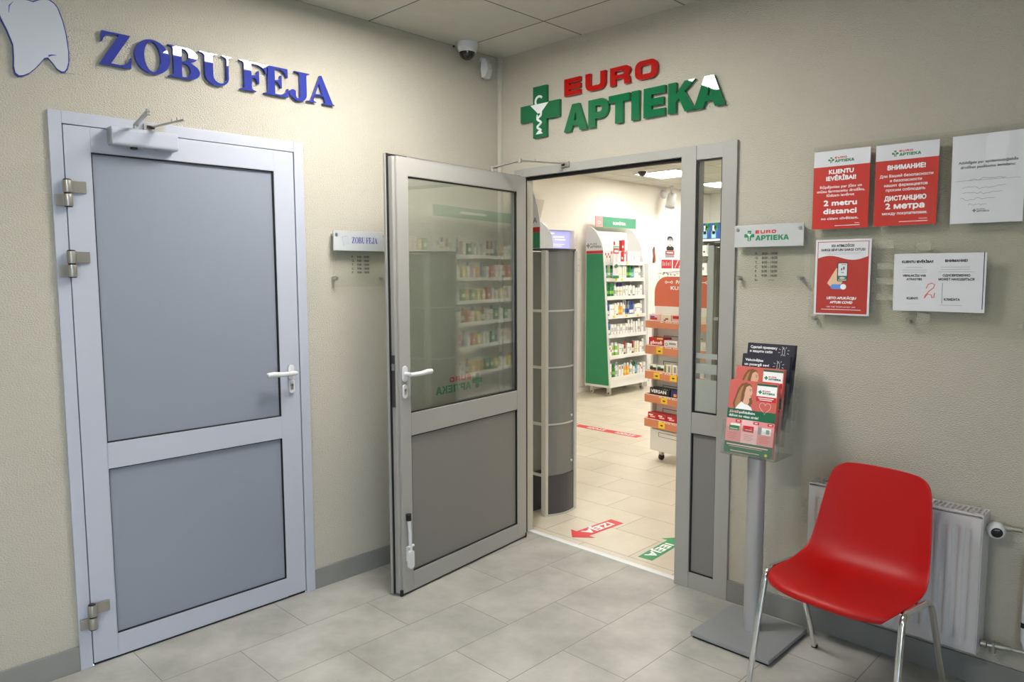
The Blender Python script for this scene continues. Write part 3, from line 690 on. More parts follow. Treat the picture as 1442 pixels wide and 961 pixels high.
# ------------------------------------------------------------------ notices on the acrylic board
bd = thing('acrylic_board', 'large clear acrylic board behind the taped notices', 'board', (0, 0, 0))
MB('acrylic').box(1.826, 3.30, -.026, -.022, 1.281, 2.01).build('sheet', bd)
for x in (1.847, 2.204, 2.557, 2.92, 3.27):
    for z in (1.325, 1.975):
        m = MB('steel'); peg(m, x, z, -.032, -.0015, .0075); m.build('screw', bd)
tp = MB('tape')
def tape_piece(x, z, w, h, label, y=-.0270):
    tag(MB('tape').box(x, x+w, y-.0006, y, z, z+h).build('tape_strip'), label, 'tape', 'tape strips on the acrylic board')
def notice(name, label, cat, x0, x1, z0, z1, y, base, tilt=0, lift=.004, sleeve=True, amp=.0009):
    """A sheet hanging on the board: Empty at its lower edge; X along the wall, local origin lower left"""
    t = thing(name, label, cat, (x0, y, z0)); t.rotation_euler = (math.radians(lift), math.radians(tilt), 0)
    w, h = x1-x0, z1-z0
    MB(base).box(0, w, 0, .0012, 0, h).build('sheet', t)
    if sleeve:
        nx, nz = 10, 14; vs = []; fs = []; rnd = random.Random(name+label)
        ph = [rnd.uniform(0, 6) for _ in range(6)]
        for i in range(nx+1):
            for k in range(nz+1):
                uu, vv = i/nx, k/nz
                yy = -.0035-amp*(math.sin(uu*5+ph[0]+vv*3)+math.sin(vv*7+ph[1]-uu*4)+.7*math.sin(uu*11+ph[2]))
                vs.append((-.006+(w+.012)*uu, yy, -.005+(h+.014)*vv))
        for i in range(nx):
            for k in range(nz):
                q = i*(nz+1)+k; fs.append((q, q+nz+1, q+nz+2, q+1))
        MB('sleeve').add(vs, fs, 0, True).build('plastic_sleeve', t)
    return t, w, h
# red notice, Latvian
t, w, h = notice('notice', 'red notice headed KLIENTU on the acrylic board, nearest the entrance', 'notice', 1.832, 2.047, 1.683, 1.989, -.034, 'paper_red')
m = MB('paper_white', 'ink_red'); m.box(0, w, -.0004, 0, h*.80, h); logo(m, .056, .259, .100, y=-.0010); m.build('header', t)
m = MB('ink_white')
m.text('KLIENTU', w*.5, .216, .0165, bold=.07, width=.093); m.text('IEVĒRĪBAI!', w*.5, .190, .0165, bold=.07, width=.112)
for i, s in enumerate(['Rūpējoties par jūsu un', 'mūsu farmaceitu drošību,', 'lūdzam ievērot']): m.text(s, w*.5, .160-i*.0165, .0105, bold=.03, width=[.160, .182, .105][i])
m.text('2 metru', w*.5, .092, .021, bold=.07, width=.126); m.text('distanci', w*.5, .060, .021, bold=.07, width=.126); m.text('no citiem cilvēkiem.', w*.5, .036, .0105, bold=.03, width=.142)
m.text('Paldies,', w*.86, .018, .005, align='R'); m.box(w*.42, w*.86, -.0006, -.0003, .011, .013)
m.build('lettering', t)
# red notice, Russian
t, w, h = notice('notice', 'red notice in Cyrillic between the other red notice and a white sheet', 'notice', 2.067, 2.282, 1.685, 1.987, -.034, 'paper_red')
m = MB('paper_white', 'ink_red'); m.box(0, w, -.0004, 0, h*.805, h); logo(m, .056, .256, .100, y=-.0010); m.build('header', t)
m = MB('ink_white')
m.text('ВНИМАНИЕ!', w*.5, .208, .0165, bold=.07, width=.128)
for i, s in enumerate(['Для Вашей безопасности', 'и безопасности', 'наших фармацевтов', 'просим соблюдать']): m.text(s, w*.5, .180-i*.0172, .0105, bold=.03, width=[.182, .108, .148, .134][i])
m.text('ДИСТАНЦИЮ', w*.5, .094, .0165, bold=.07, width=.142); m.text('2 метра', w*.5, .063, .021, bold=.07, width=.132); m.text('между покупателями.', w*.5, .041, .0105, bold=.03, width=.154)
m.text('Спасибо,', w*.87, .021, .005, align='R'); m.box(w*.42, w*.87, -.0006, -.0003, .013, .015)
m.build('lettering', t)
# white handwritten sheet
t, w, h = notice('notice', 'white sheet with faint handwriting in a shiny sleeve on the acrylic board', 'notice', 2.328, 2.545, 1.682, 1.986, -.038, 'paper_white', lift=3, amp=.0024)
m = MB('ink_grey', 'ink_light', 'ink_black')
m.text('Atbildīgais par epidemioloģiskās', w*.5, .206, .009, bold=.05, width=.176); m.text('drošības pasākumu ieviešanu:', w*.5, .190, .009, bold=.05, width=.162)
m.box(.012, w-.012, -.0006, -.0002, .1475, .1483)
rnd = random.Random(3); hw = MB('ink_grey')
for zz, x0, x1 in ((.151, .055, .165), (.122, .035, .165), (.103, .035, .155), (.083, .030, .135), (.064, .055, .110)):
    pts = [(x0+(x1-x0)*i/26, zz+rnd.uniform(-.0035, .0045)) for i in range(27)]
    hw.flat(ribbon(smooth(pts[::2], 4), .0010), -.0006, 'ink_grey')
m.build('lettering', t); hw.build('handwriting', t)
m = MB('ink_grey'); logo(m, .068, .038, .052, y=-.0008, red='ink_grey', green='ink_grey', emblem=False); m.build('logo', t)
# app poster
t, w, h = notice('poster', 'red app poster with a hand holding a phone below the red notices', 'poster', 1.851, 2.064, 1.341, 1.6405, -.034, 'paper_white')
m = MB('poster_red', 'paper_white')
m.box(.008, w-.008, -.0003, 0, .006, h-.008); wave = [(.0105, .218)]+[(.0105+(w-.021)*i/20, .222+.011*math.sin(.3+i/20*6.0)+.010*i/20) for i in range(21)]+[(w-.0105, h-.0105), (.0105, h-.0105)]
m.flat(wave, -.0006, 'paper_white'); m.build('background', t)
m = MB('ink_black', 'ink_white', 'ink_light')
m.text('ESI ATBILDĪGS!', w*.5, .270, .0095, y=-.0009, bold=.06, width=.086); m.text('SARGI SEVI UN SARGI CITUS!', w*.5, .254, .0095, y=-.0009, bold=.06, width=.168)
m.box(.035, w-.035, -.0009, -.0007, .2465, .2480, 'ink_light'); m.box(.045, w-.045, -.0009, -.0007, .2405, .2420, 'ink_light')
m.build('heading', t); m = MB('ink_white')
m.text('LIETO APLIKĀCIJU', w*.5, .063, .0098, m='ink_white', bold=.07, width=.112, slant=.15); m.text('APTURI COVID', w*.5, .046, .0098, m='ink_white', bold=.07, width=.086, slant=.15)
m.text('USE THE "STOP COVID" APP', w*.5, .029, .0062, m='ink_white', width=.112); m.box(.030, w-.030, -.0006, -.0003, .0205, .0225, 'ink_white')
m.build('lettering', t)
m = MB('phone_dark', 'phone_screen', 'teal', 'skin_light', 'toggle_blue', 'ink_white', 'paper_white', 'ink_grey', 'stand_orange')
m.flat([(.050, .126), (.064, .112), (.102, .117), (.112, .138), (.106, .160), (.092, .186), (.084, .186)], -.0006, 'skin_light')
m.flat(rrect(.088, .128, .134, .208, .005), -.0009, 'phone_dark'); m.flat(rrect(.0915, .1255, .137, .205, .003), -.0012, 'phone_screen'); m.box(.0915, .1255, -.0015, -.0013, .140, .156, 'teal')
m.box(.104, .1235, -.0015, -.0013, .1985, .2015, 'stand_orange'); m.box(.103, .107, -.0015, -.0013, .177, .186, 'phone_dark'); m.box(.110, .117, -.0015, -.0013, .180, .192, 'ink_grey'); m.box(.104, .114, -.0015, -.0013, .167, .170, 'ink_grey')
m.flat(arc(.108, .147, .011, .0045, 0, 340, 16), -.0018, 'skin_light')
m.flat(rrect(.064, .124, .103, .122, .0094), -.0012, 'toggle_blue'); m.flat(arc(.1135, .1125, .0115, .0112, 0, 345, 18), -.0016, 'ink_white')
m.build('picture', t)
m = MB('sleeve', 'ink_grey'); m.box(w+.003, w+.021, -.001, .0008, -.006, h+.004)
for i in range(9): m.flat(arc(w+.013, .03+i*.029, .0018, .0026, 0, 330, 8), -.0013, 'ink_grey')
m.build('sleeve_strip', t)
# two-language capacity sheet
t, w, h = notice('notice', 'white landscape sheet with a red handwritten 2 on the acrylic board', 'notice', 2.150, 2.449, 1.367, 1.579, -.036, 'paper_white', lift=2)
m = MB('ink_black', 'ink_light', 'pen_red', 'ink_grey')
m.box(w-.0085, w-.0060, -.0006, -.0002, .012, h, 'ink_black')
m.text('KLIENTU IEVĒRĪBA!!', .080, .178, .0088, bold=.07, width=.104); m.text('ВНИМАНИЕ!', .206, .180, .0088, bold=.07, width=.070)
for x0, x1, zz in ((.040, .098, .160), (.030, .112, .151), (.030, .112, .143), (.158, .250, .161), (.158, .250, .152), (.150, .262, .144)): m.box(x0, x1, -.0006, -.0003, zz, zz+.0016, 'ink_light')
m.text('VIENLAICĪGI VAR', .071, .127, .0082, bold=.05, width=.078); m.text('ATRASTIES', .071, .114, .0082, bold=.05, width=.052)
m.text('ОДНОВРЕМЕННО', .208, .128, .0082, bold=.05, width=.086); m.text('МОЖЕТ НАХОДИТЬСЯ', .208, .114, .0082, bold=.05, width=.112)
m.text('KLIENTI', .067, .043, .0082, bold=.06, width=.037); m.text('КЛИЕНТА', .197, .041, .0082, bold=.06, width=.050)
m.box(.164, .1655, -.0006, -.0003, .030, .104, 'ink_grey'); m.box(.160, .228, -.0006, -.0003, .024, .0248, 'ink_grey'); m.box(.050, .088, -.0006, -.0003, .026, .0266, 'ink_light')
for p in ([(.112, .084), (.118, .098), (.130, .104), (.140, .098), (.136, .086), (.122, .074), (.110, .058), (.107, .048)], [(.107, .048), (.118, .064), (.130, .060), (.132, .050), (.138, .052), (.141, .068)]):
    m.flat(ribbon(p, .0032), -.0006, 'pen_red')
m.build('lettering', t)
for i, (x, z, ww, hh, lb) in enumerate([(2.085, 1.600, .055, .030, 'clear tape strip just below the gap between the two red notices'), (2.222, 1.590, .045, .030, 'clear tape strip above the white landscape sheet'), (2.232, 1.325, .045, .034, 'clear tape strip below the white landscape sheet'),
                                     (2.085, 1.52, .06, .026, 'topmost pale tape strip beside the app poster'), (2.085, 1.465, .06, .024, 'middle pale tape strip beside the app poster'), (2.085, 1.405, .06, .024, 'lowest pale tape strip beside the app poster')]):
    tape_piece(x, z, ww, hh, lb)

# ------------------------------------------------------------------ corner: dome camera and motion detector
t = thing('security_camera', 'white dome security camera with a dark lens under the lobby ceiling corner', 'camera', (.085, -.325, ZC))
MB('white_plastic').lathe([(.058, 0), (.058, -.012), (.056, -.030), (.050, -.044), (.044, -.050)], n=28).build('housing', t)
MB('smoked_dome').lathe([(.0425, -.047), (.041, -.060), (.034, -.074), (.022, -.084), (.010, -.088), (.0001, -.089)], n=24).build('dome', t)
m = MB('black_plastic').lathe([(.006, -.0555), (.006, -.0535)], (0, 0, 0), axis='x', n=10); m.v = [(v[0]+.012, v[1]-.057, v[2]-.020) for v in m.v]
m.build('screw', t)
t = thing('motion_detector', 'white tilted motion detector beside the dome camera', 'detector', (0, -.145, 2.715), WA)
MB('white_plastic').prism([(0, -.018), (-.018, -.014), (-.030, -.030), (-.018, -.034), (0, -.034)], -.012, .012, 'x').build('bracket', t, bevel=.002)
m = MB('white_plastic', 'slot_dark')
pr = [(-.016, -.028), (-.040, -.026), (-.052, -.050), (-.056, -.080), (-.050, -.108), (-.038, -.126), (-.018, -.128), (-.012, -.080)]
m.prism(pr, -.029, .029, 'x'); m.box(-.002, .002, -.0572, -.0555, -.078, -.074, 'slot_dark')
m.build('body', t, (0, 0, 0), (0, 0, .35), bevel=.006)

# ------------------------------------------------------------------ radiator with valves and pipes
rd = thing('radiator', 'white panel radiator with vertical grooves behind the red chair', 'radiator', (1.895, 0, .165))
RW, RH, RF, RB = .607, .505, -.132, -.030
# front panel with pressed vertical flutes
nfl = 15; xs = []; 
pit = (RW-.05)/nfl
prof = [(0.006, RF), (.025, RF)]
for i in range(nfl):
    x = .025+i*pit; prof += [(x+pit*.18, RF), (x+pit*.28, RF+.010), (x+pit*.64, RF+.010), (x+pit*.74, RF)]
prof += [(RW-.025, RF), (RW-.006, RF)]
m = MB('radiator_white')
zs_ = [.012, .040, .052, RH-.062, RH-.050, RH-.016]
vs = []; fs = []; n = len(prof)
for k, z in enumerate(zs_):
    for x, y in prof: vs.append((x, RF if k in (0, 1, 4, 5) else y, z))
for k in range(len(zs_)-1):
    for i in range(n-1): fs.append((k*n+i, k*n+i+1, (k+1)*n+i+1, (k+1)*n+i))
m.add(vs, fs, 0, True); m.box(.004, RW-.004, RF+.008, RF+.014, .006, RH-.012); m.box(.004, RW-.004, RF+.001, RF+.012, .004, .013); m.box(.004, RW-.004, RF+.001, RF+.012, RH-.017, RH-.012)
m.box(.004, .0065, RF+.0005, RF+.012, .006, RH-.012); m.box(RW-.0065, RW-.004, RF+.0005, RF+.012, .006, RH-.012)
m.build('front_panel', rd)
MB('radiator_white').box(.02, RW-.02, RB-.02, RB-.008, .01, RH-.03).build('back_panel', rd)
for x0 in (0, RW-.004): MB('radiator_white').box(x0, x0+.004, RF+.004, RB, 0, RH).build('side_panel', rd, bevel=.001)
m = MB('radiator_white', 'slot_dark')
m.box(.004, RW-.004, RF+.006, RF+.024, RH-.006, RH-.001); m.box(.004, RW-.004, RB-.012, RB, RH-.006, RH-.001); m.box(.004, RW-.004, RF+.051, RF+.055, RH-.007, RH-.001)
nb = 36
for i in range(nb+1):
    x = .006+(RW-.022)*i/nb; m.box(x, x+.006, RF+.02, RB-.01, RH-.006, RH-.001)
m.box(.004, RW-.004, RF+.02, RB-.01, RH-.05, RH-.048, 'slot_dark')
m.build('top_grille', rd)
for x in (.10, .50): MB('radiator_white').box(x, x+.03, RB, 0, .08, RH-.08).build('wall_bracket', rd)
m = MB('brushed_nickel'); m.tube([(RW-.002, -.082, .455), (RW+.012, -.082, .455)], .012); m.tube([(RW+.010, -.075, .455), (RW+.050, -.050, .455)], .010)
m.tube([(RW+.046, -.052, .456), (RW+.066, -.048, .456)], .013, n=8); m.tube([(RW+.066, -.048, .456), (RW+.10, -.045, .456)], .009)
m.build('valve_body', rd)
m = MB('white_plastic', 'black_plastic')
hp = [(.002, -.026), (.012, -.0245), (.021, -.019), (.0265, -.010), (.028, .002), (.0265, .014), (.022, .022), (.012, .026)]
q = Vector((.05, -.70, .0)); q = Vector((.28, -.93, -.12)).normalized().to_track_quat('Z', 'Y'); cc = Vector((RW+.030, -.086, .452))
TFv = lambda v: tuple(q @ Vector(v)+cc)
hp2 = [(.012, -.024), (.021, -.019), (.0265, -.010), (.0285, .002), (.027, .014), (.0225, .021), (.0185, .0235)]
m.lathe(hp2, n=24, tf=TFv); m.lathe([(.0182, .0232), (.017, .0245), (.0001, .0252)], m='black_plastic', n=24, tf=TFv)
for i in range(5): m.add(*((lambda L: (L.v, L.f))(MB('white_plastic').lathe([(.001, .0254), (.0008, .0258)], (-.006+i*.003, .010, 0), n=6))), 0, tf=TFv)
m.build('thermostat_head', rd)
pp = thing('radiator_pipes', 'metal return valve and white heating pipes low beside the radiator', 'pipe', (1.895, 0, .165))
m = MB('brushed_nickel'); m.tube([(RW+.002, -.082, .030), (RW+.020, -.080, .030)], .013, n=8); m.tube([(RW+.02, -.08, .030), (RW+.045, -.070, .030)], .010); m.tube([(RW+.038, -.072, .044), (RW+.038, -.072, .004)], .011, n=10)
m.tube([(RW+.045, -.070, .030), (RW+.068, -.064, .030)], .013, n=6); m.tube([(RW+.068, -.064, .030), (RW+.090, -.060, .030)], .0095)
m.build('return_valve', pp)
m = MB('chrome'); m.tube([(RW+.090, -.060, .030), (RW+.20, -.045, .030)], .008); m.build('connector', pp)
m = MB('white_plastic'); m.tube([(RW+.104, -.045, .621-.165), (RW+.22, -.045, .621-.165)], .0095); m.tube([(RW+.118, -.03, .125), (RW+.118, -.03, .36)], .0085); m.build('pipe', pp)
m = MB('black_plastic'); m.tube([(RW+.118, -.03, .108), (RW+.118, -.03, .126)], .0095); m.build('pipe_sleeve', pp)
m = MB('white_plastic'); m.tube([(RW+.118, -.03, .108), (RW+.118, -.03, .06), (RW+.13, -.04, .034), (RW+.17, -.045, .030)], .0085); m.build('pipe', pp)

# ------------------------------------------------------------------ leaflet stand
st = thing('leaflet_stand', 'silver floor stand with four clear tiers of leaflets beside the pharmacy entrance', 'stand', (1.716, -.25, 0))
MB('base_silver').box(-.170, .170, -.178, .178, .010, .026).build('base_plate', st, bevel=.0015)
MB('black_plastic').box(-.163, .163, -.171, .171, 0, .010).build('base_pad', st)
MB('pole_silver').lathe([(.036, .026), (.036, .80)], (0, .028, 0), n=28).build('pole', st)
TIERS = [(-.052, .778), (-.002, .830), (.050, .878), (.094, .920)]    # y of the leaflet's front foot (from the stand), z of its foot
TILT = math.radians(-8.5)
SX0, SX1 = -.112, .108
def tiltf(y0, z0): 
    c, s = math.cos(-TILT), math.sin(-TILT)
    return lambda v: (v[0], y0+v[1]*c+v[2]*s, z0-v[1]*s+v[2]*c)
for i, (y, z) in enumerate(TIERS):
    m = MB('pocket_clear'); tf = tiltf(y, z)
    m.box(SX0-.006, SX1+.006, .020, .0225, -.004, .245, tf=tf); m.box(SX0-.006, SX1+.006, -.006, .0225, -.0065, -.0035, tf=tf)
    m.box(SX0-.006, SX1+.006, -.006, -.0035, -.0035, .105, tf=tf); m.box(SX0-.0085, SX0-.006, -.006, .0225, -.0065, .13, tf=tf); m.box(SX1+.006, SX1+.0085, -.006, .0225, -.0065, .13, tf=tf)
    m.build('pocket', st)
m = MB('pocket_clear'); 
for x in (SX0-.0085, SX1+.0085): m.prism([(-.055, .772), (.105, .772), (.125, 1.10), (.115, 1.10)], x-.0012, x+.0012, 'x')
m.box(SX0-.006, SX1+.006, -.06, .11, .7685, .7715)
m.build('holder_side', st)
LWd, LHt = .205, .297
def leaflet(i, k, label, grp, kind):
    y, z = TIERS[i]
    t = thing('leaflet', label, 'leaflet', (1.716+(SX0+SX1)/2+.002*((k*7) % 3-1), -.25, 0), 0, grp)
    tf = tiltf(y+.0035*k, z); w = LWd/2
    def bb(mb): 
        mb.v = [tf(v) for v in mb.v]; return mb
    base = {'pink': 'pink', 'navy': 'navy_paper', 'dark': 'navy_paper'}[kind]
    bb(MB(base, 'ink_white').box(-w, w, 0, .0022, 0, LHt).box(-w+.0008, w-.0004, .0022, .0028, 0, LHt-.0006, 'ink_white')).build('sheet', t)
    if k: return t
    Y = -.0004
    if kind == 'pink':
        m = MB('leaf_green', 'pink_pale', 'pink_mid', 'ink_white', 'ink_red')
        m.box(-w, w, Y, 0, .140, .181, 'leaf_green'); m.box(-w, w, Y, 0, 0, .046, 'leaf_green')
        m.box(-w, -w+.068, Y, 0, .046, .140, 'pink_mid'); m.box(-w+.068, -w+.137, Y, 0, .046, .140, 'pink_pale'); m.box(-w+.137, w, Y, 0, .046, .140, 'pink_mid')
        m.box(.016, w-.004, Y, 0, .238, .291, 'ink_white'); m.box(.016, w-.004, Y*2, 0, .284, .292, 'leaf_green'); m.box(.016, w-.004, Y*2, 0, .222, .242, 'ink_red')
        bb(m).build('panels', t)
        m = MB('hair', 'skin', 'ink_white', 'hair_light', 'sign_blue', 'p_red', 'p_brown')
        H = [(-.075, .181), (-.083, .200), (-.074, .232), (-.066, .262), (-.052, .284), (-.032, .291), (-.013, .285), (-.004, .270), (-.006, .236), (.002, .214), (-.006, .196), (-.030, .181)]
        m.flat(H, Y, 'hair'); m.flat([(-.071, .184), (-.074, .206), (-.064, .240), (-.052, .270), (-.040, .281), (-.048, .250), (-.050, .214), (-.056, .181)], Y*1.5, 'hair_light')
        m.flat([(-.040, .208), (-.018, .200), (-.012, .214), (-.016, .236), (-.034, .240)], Y*1.6, 'skin')
        m.flat([(-.034, .232), (-.036, .254), (-.030, .274), (-.016, .280), (-.005, .272), (-.003, .258), (-.001, .250), (-.004, .247), (-.005, .240), (-.007, .232), (-.014, .226), (-.024, .226)], Y*2, 'skin')
        m.flat([(-.070, .181), (-.060, .196), (-.046, .212), (-.032, .204), (-.014, .200), (-.002, .192), (.004, .181)], Y*2.2, 'ink_white')
        m.flat(arc(-.0115, .259, .0030, .0016, 0, 330, 8), Y*2.6, 'sign_blue'); m.flat([(-.0165, .264), (-.006, .2645), (-.0062, .2658), (-.0155, .2662)], Y*2.6, 'hair'); m.flat(arc(-.0075, .2385, .0042, .0013, 0, 330, 8), Y*2.6, 'p_red')
        m.flat([(-.036, .242), (-.040, .268), (-.030, .284), (-.012, .286), (-.018, .280), (-.030, .272), (-.033, .256)], Y*2.8, 'hair')
        bb(m).build('picture', t)
        m = MB('pink_pale'); hr = []
        for q in range(41):
            a = 2*PI*q/40; hr.append((.056+.0019*16*math.sin(a)**3*.78, .198+.0019*(13*math.cos(a)-5*math.cos(2*a)-2*math.cos(3*a)-math.cos(4*a))*.82))
        m.flat(ribbon(hr, .0016), Y, 'pink_pale'); bb(m).build('heart', t)
        m = MB('ink_red', 'ink_green', 'ink_white', 'pink_pale'); logo(m, .022, .251, .070, y=Y*3, emblem=False); m.box(.024, .088, Y*3, Y*2, .2335, .2365, 'ink_white'); m.box(.030, .082, Y*3, Y*2, .2265, .2295, 'ink_white'); bb(m).build('logo', t)
        m = MB('ink_white', 'pink_pale')
        m.text('Jūnijā', -w+.009, .1645, .0098, y=Y*2, m='pink_pale', align='L', bold=.04, width=.040); m.text('palīdzēsim', -w+.053, .1645, .0098, y=Y*2, m='ink_white', align='L', bold=.04, width=.066)
        m.text('dzīvot no visas sirds!', -w+.009, .1485, .0098, y=Y*2, m='ink_white', align='L', bold=.04, width=.126)
        bb(m).build('lettering', t); m = MB('pink_pale')
        for x0, x1, z0, z1 in ((-.092, .084, .0325, .0370), (-.080, .060, .0265, .0280), (-.074, .050, .0085, .0110)): m.box(x0, x1, Y*2, Y, z0, z1, 'pink_pale')
        bb(m).build('footer_print', t)
        for q_, (x, x0) in enumerate(((-.066, -.092), (.010, -.022), (.070, .046))):
            m = MB('p_green', 'p_white', 'p_red', 'p_grey', 'ink_red', 'ink_white', 'pink')
            m.box(x+.004, x+.028, Y*2, Y, .126, .137, 'ink_red'); m.box(x+.010, x+.022, Y*3, Y*2, .130, .1335, 'ink_white')
            if q_ == 0: m.box(-.088, -.044, Y*2, Y, .093, .112, 'p_green'); m.flat([(-.084, .112), (-.040, .112), (-.042, .121), (-.080, .121)], Y*2, 'p_white'); m.box(-.084, -.050, Y*3, Y*2, .098, .100, 'p_white')
            if q_ == 1: m.box(-.024, .018, Y*2, Y, .092, .117, 'p_red'); m.box(-.030, -.024, Y*2, Y, .093, .116, 'pink'); m.flat(arc(.007, .107, .004, .004, 0, 330, 10), Y*3, 'pink'); m.box(-.018, .010, Y*3, Y*2, .100, .102, 'p_white')
            if q_ == 2: m.box(.036, .052, Y*2, Y, .090, .119, 'p_grey'); m.box(.050, .090, Y*2, Y, .090, .118, 'p_white'); m.box(.070, .084, Y*3, Y*2, .095, .112, 'p_grey')
            for q in range(4): m.box(x0, x0+.04-.006*(q % 2), Y*2, Y, .080-q*.007, .0815-q*.007, 'pink')
            bb(m).build('offer_picture', t)
        m = MB('tag_yellow').flat(arc(.078, .011, .006, .0055, 0, 345, 16), Y*2); bb(m).build('badge', t)
    else:
        m = MB('ink_white', 'teal')
        if kind == 'navy':
            m.text('Vakcinējies', -w+.014, .268, .0105, y=Y, align='L', bold=.05, width=.078); m.text('un pasargā sevi', -w+.012, .250, .0105, y=Y, align='L', bold=.05, width=.106); m.text('no Covid-19!', -w+.012, .233, .0105, y=Y, m='teal', align='L', width=.074)
        else:
            m.text('Сделай прививку', -w+.014, .276, .0105, y=Y, align='L', bold=.05, width=.116); m.text('и защити себя', -w+.012, .259, .0105, y=Y, align='L', bold=.05, width=.098)
        cx, cz = (.056, .258) if kind == 'navy' else (.056, .270)
        m.flat(ribbon([(cx-.006, cz+.014), (cx+.002, cz+.016), (cx-.002, cz+.015), (cx-.002, cz+.010)], .0014), Y); m.flat(ribbon([(cx-.006, cz+.010), (cx+.004, cz+.010), (cx+.004, cz-.010), (cx-.001, cz-.018), (cx-.006, cz-.010), (cx-.006, cz+.010)], .0014), Y)
        for q in range(8):
            a = q*PI/4+.3; m.flat(ribbon([(cx+.016*math.cos(a), cz+.014*math.sin(a)), (cx+.024*math.cos(a), cz+.021*math.sin(a))], .0014), Y)
        bb(m).build('lettering', t)
    return t
KINDS_ = ['pink', 'pink', 'navy', 'dark']
DESC = ['pink leaflet with a woman and heart in the lowest, front tier of the leaflet stand', 'pink leaflet in the second tier, half hidden by the lowest pink one', 'navy leaflet in Latvian in the third tier of the leaflet stand', 'navy leaflet in Cyrillic in the topmost, rear tier of the leaflet stand']
TN = ['lowest', 'second', 'third', 'topmost']; KN = ['pink', 'pink', 'navy', 'navy']
for i in range(4):
    for k in range(4):
        leaflet(i, k, DESC[i] if k == 0 else '%s leaflet %s behind the front one in the %s tier of the stand' % (KN[i], ['', 'directly', 'second', 'third'][k], TN[i]), 'leaflets in the stand', KINDS_[i])

# ------------------------------------------------------------------ red chair
ch = thing('chair', 'red plastic shell chair with chrome legs in front of the radiator', 'chair', (2.165, -.40, 0), math.radians(-6.5))
#        y      z     half-width  edge_y  edge_z
SEC = [(-.246, .396, .196, .052, -.004), (-.252, .408, .204, .054, -.006), (-.247, .421, .212, .054, -.008), (-.228, .431, .221, .048, -.008), (-.185, .436, .229, .030, -.004),
       (-.12, .433, .232, .010, .002), (-.05, .426, .233, 0, .008), (.02, .420, .232, -.012, .018), (.07, .421, .229, -.024, .026), (.108, .432, .224, -.036, .024), (.138, .458, .218, -.044, .014), (.158, .497, .212, -.046, .004),
       (.172, .555, .206, -.042, 0), (.186, .63, .198, -.036, 0), (.198, .70, .189, -.030, 0), (.207, .748, .180, -.026, 0), (.213, .775, .167, -.022, -.004), (.216, .790, .146, -.018, -.006), (.217, .795, .128, -.014, -.006)]
NU = 16
vs = []; fs = []
for (y, z, hw, ey, ez) in SEC:
    for i in range(NU+1):
        q = -1+2*i/NU; e = abs(q)**3
        vs.append((hw*q, y+ey*e, z+ez*e))
for r in range(len(SEC)-1):
    for i in range(NU): fs.append((r*(NU+1)+i, r*(NU+1)+i+1, (r+1)*(NU+1)+i+1, (r+1)*(NU+1)+i))
m = MB('chair_red'); m.add(vs, fs, 0, True); shell = m.build('seat_shell', ch)
so = shell.modifiers.new('thick', 'SOLIDIFY'); so.thickness = .007; so.offset = -1
sb = shell.modifiers.new('smooth', 'SUBSURF'); sb.levels = 2; sb.render_levels = 2
def fil(a, b, c, r, n=7):
    a, b, c = Vector(a), Vector(b), Vector(c); u = (a-b).normalized(); v = (c-b).normalized()
    p0 = b+u*r; p1 = b+v*r
    return [tuple(p0*(1-t)**2+b*2*t*(1-t)+p1*t*t) for t in [i/n for i in range(n+1)]]
for s in (-1, 1):
    ff, ft, bt, bf = (s*.254, -.225, .004), (s*.240, -.150, .428), (s*.243, .055, .418), (s*.243, .225, .004)
    pts_f = [ff]+fil(ff, ft, bt, .045)
    pts_b = fil(ft, bt, bf, .045)+[bf]
    mid = [pts_f[-1], pts_b[0]]
    m = MB('chrome').tube(pts_f, .011, n=14); m.build('leg', ch)
    m = MB('chrome').tube(pts_b[:], .011, n=14); m.build('leg', ch)
    m = MB('chrome').tube(mid, .0108, n=14, caps=False); m.build('side_rail', ch)
    for p in (ff, bf):
        m = MB('black_plastic').lathe([(.0125, 0), (.0125, .012)], (p[0], p[1], 0), n=12); m.build('foot_cap', ch)
m = MB('chrome'); m.tube([(-.235, -.105, .414), (.235, -.105, .414)], .0085); m.build('cross_rail', ch)
m = MB('chrome'); m.tube([(-.235, .010, .408), (.235, .010, .408)], .0085); m.build('cross_rail', ch)
for s in (-1, 1): m = MB('chrome'); m.lathe([(.010, .405), (.010, .424)], (s*.19, -.105, 0), n=10); m.build('bolt', ch)

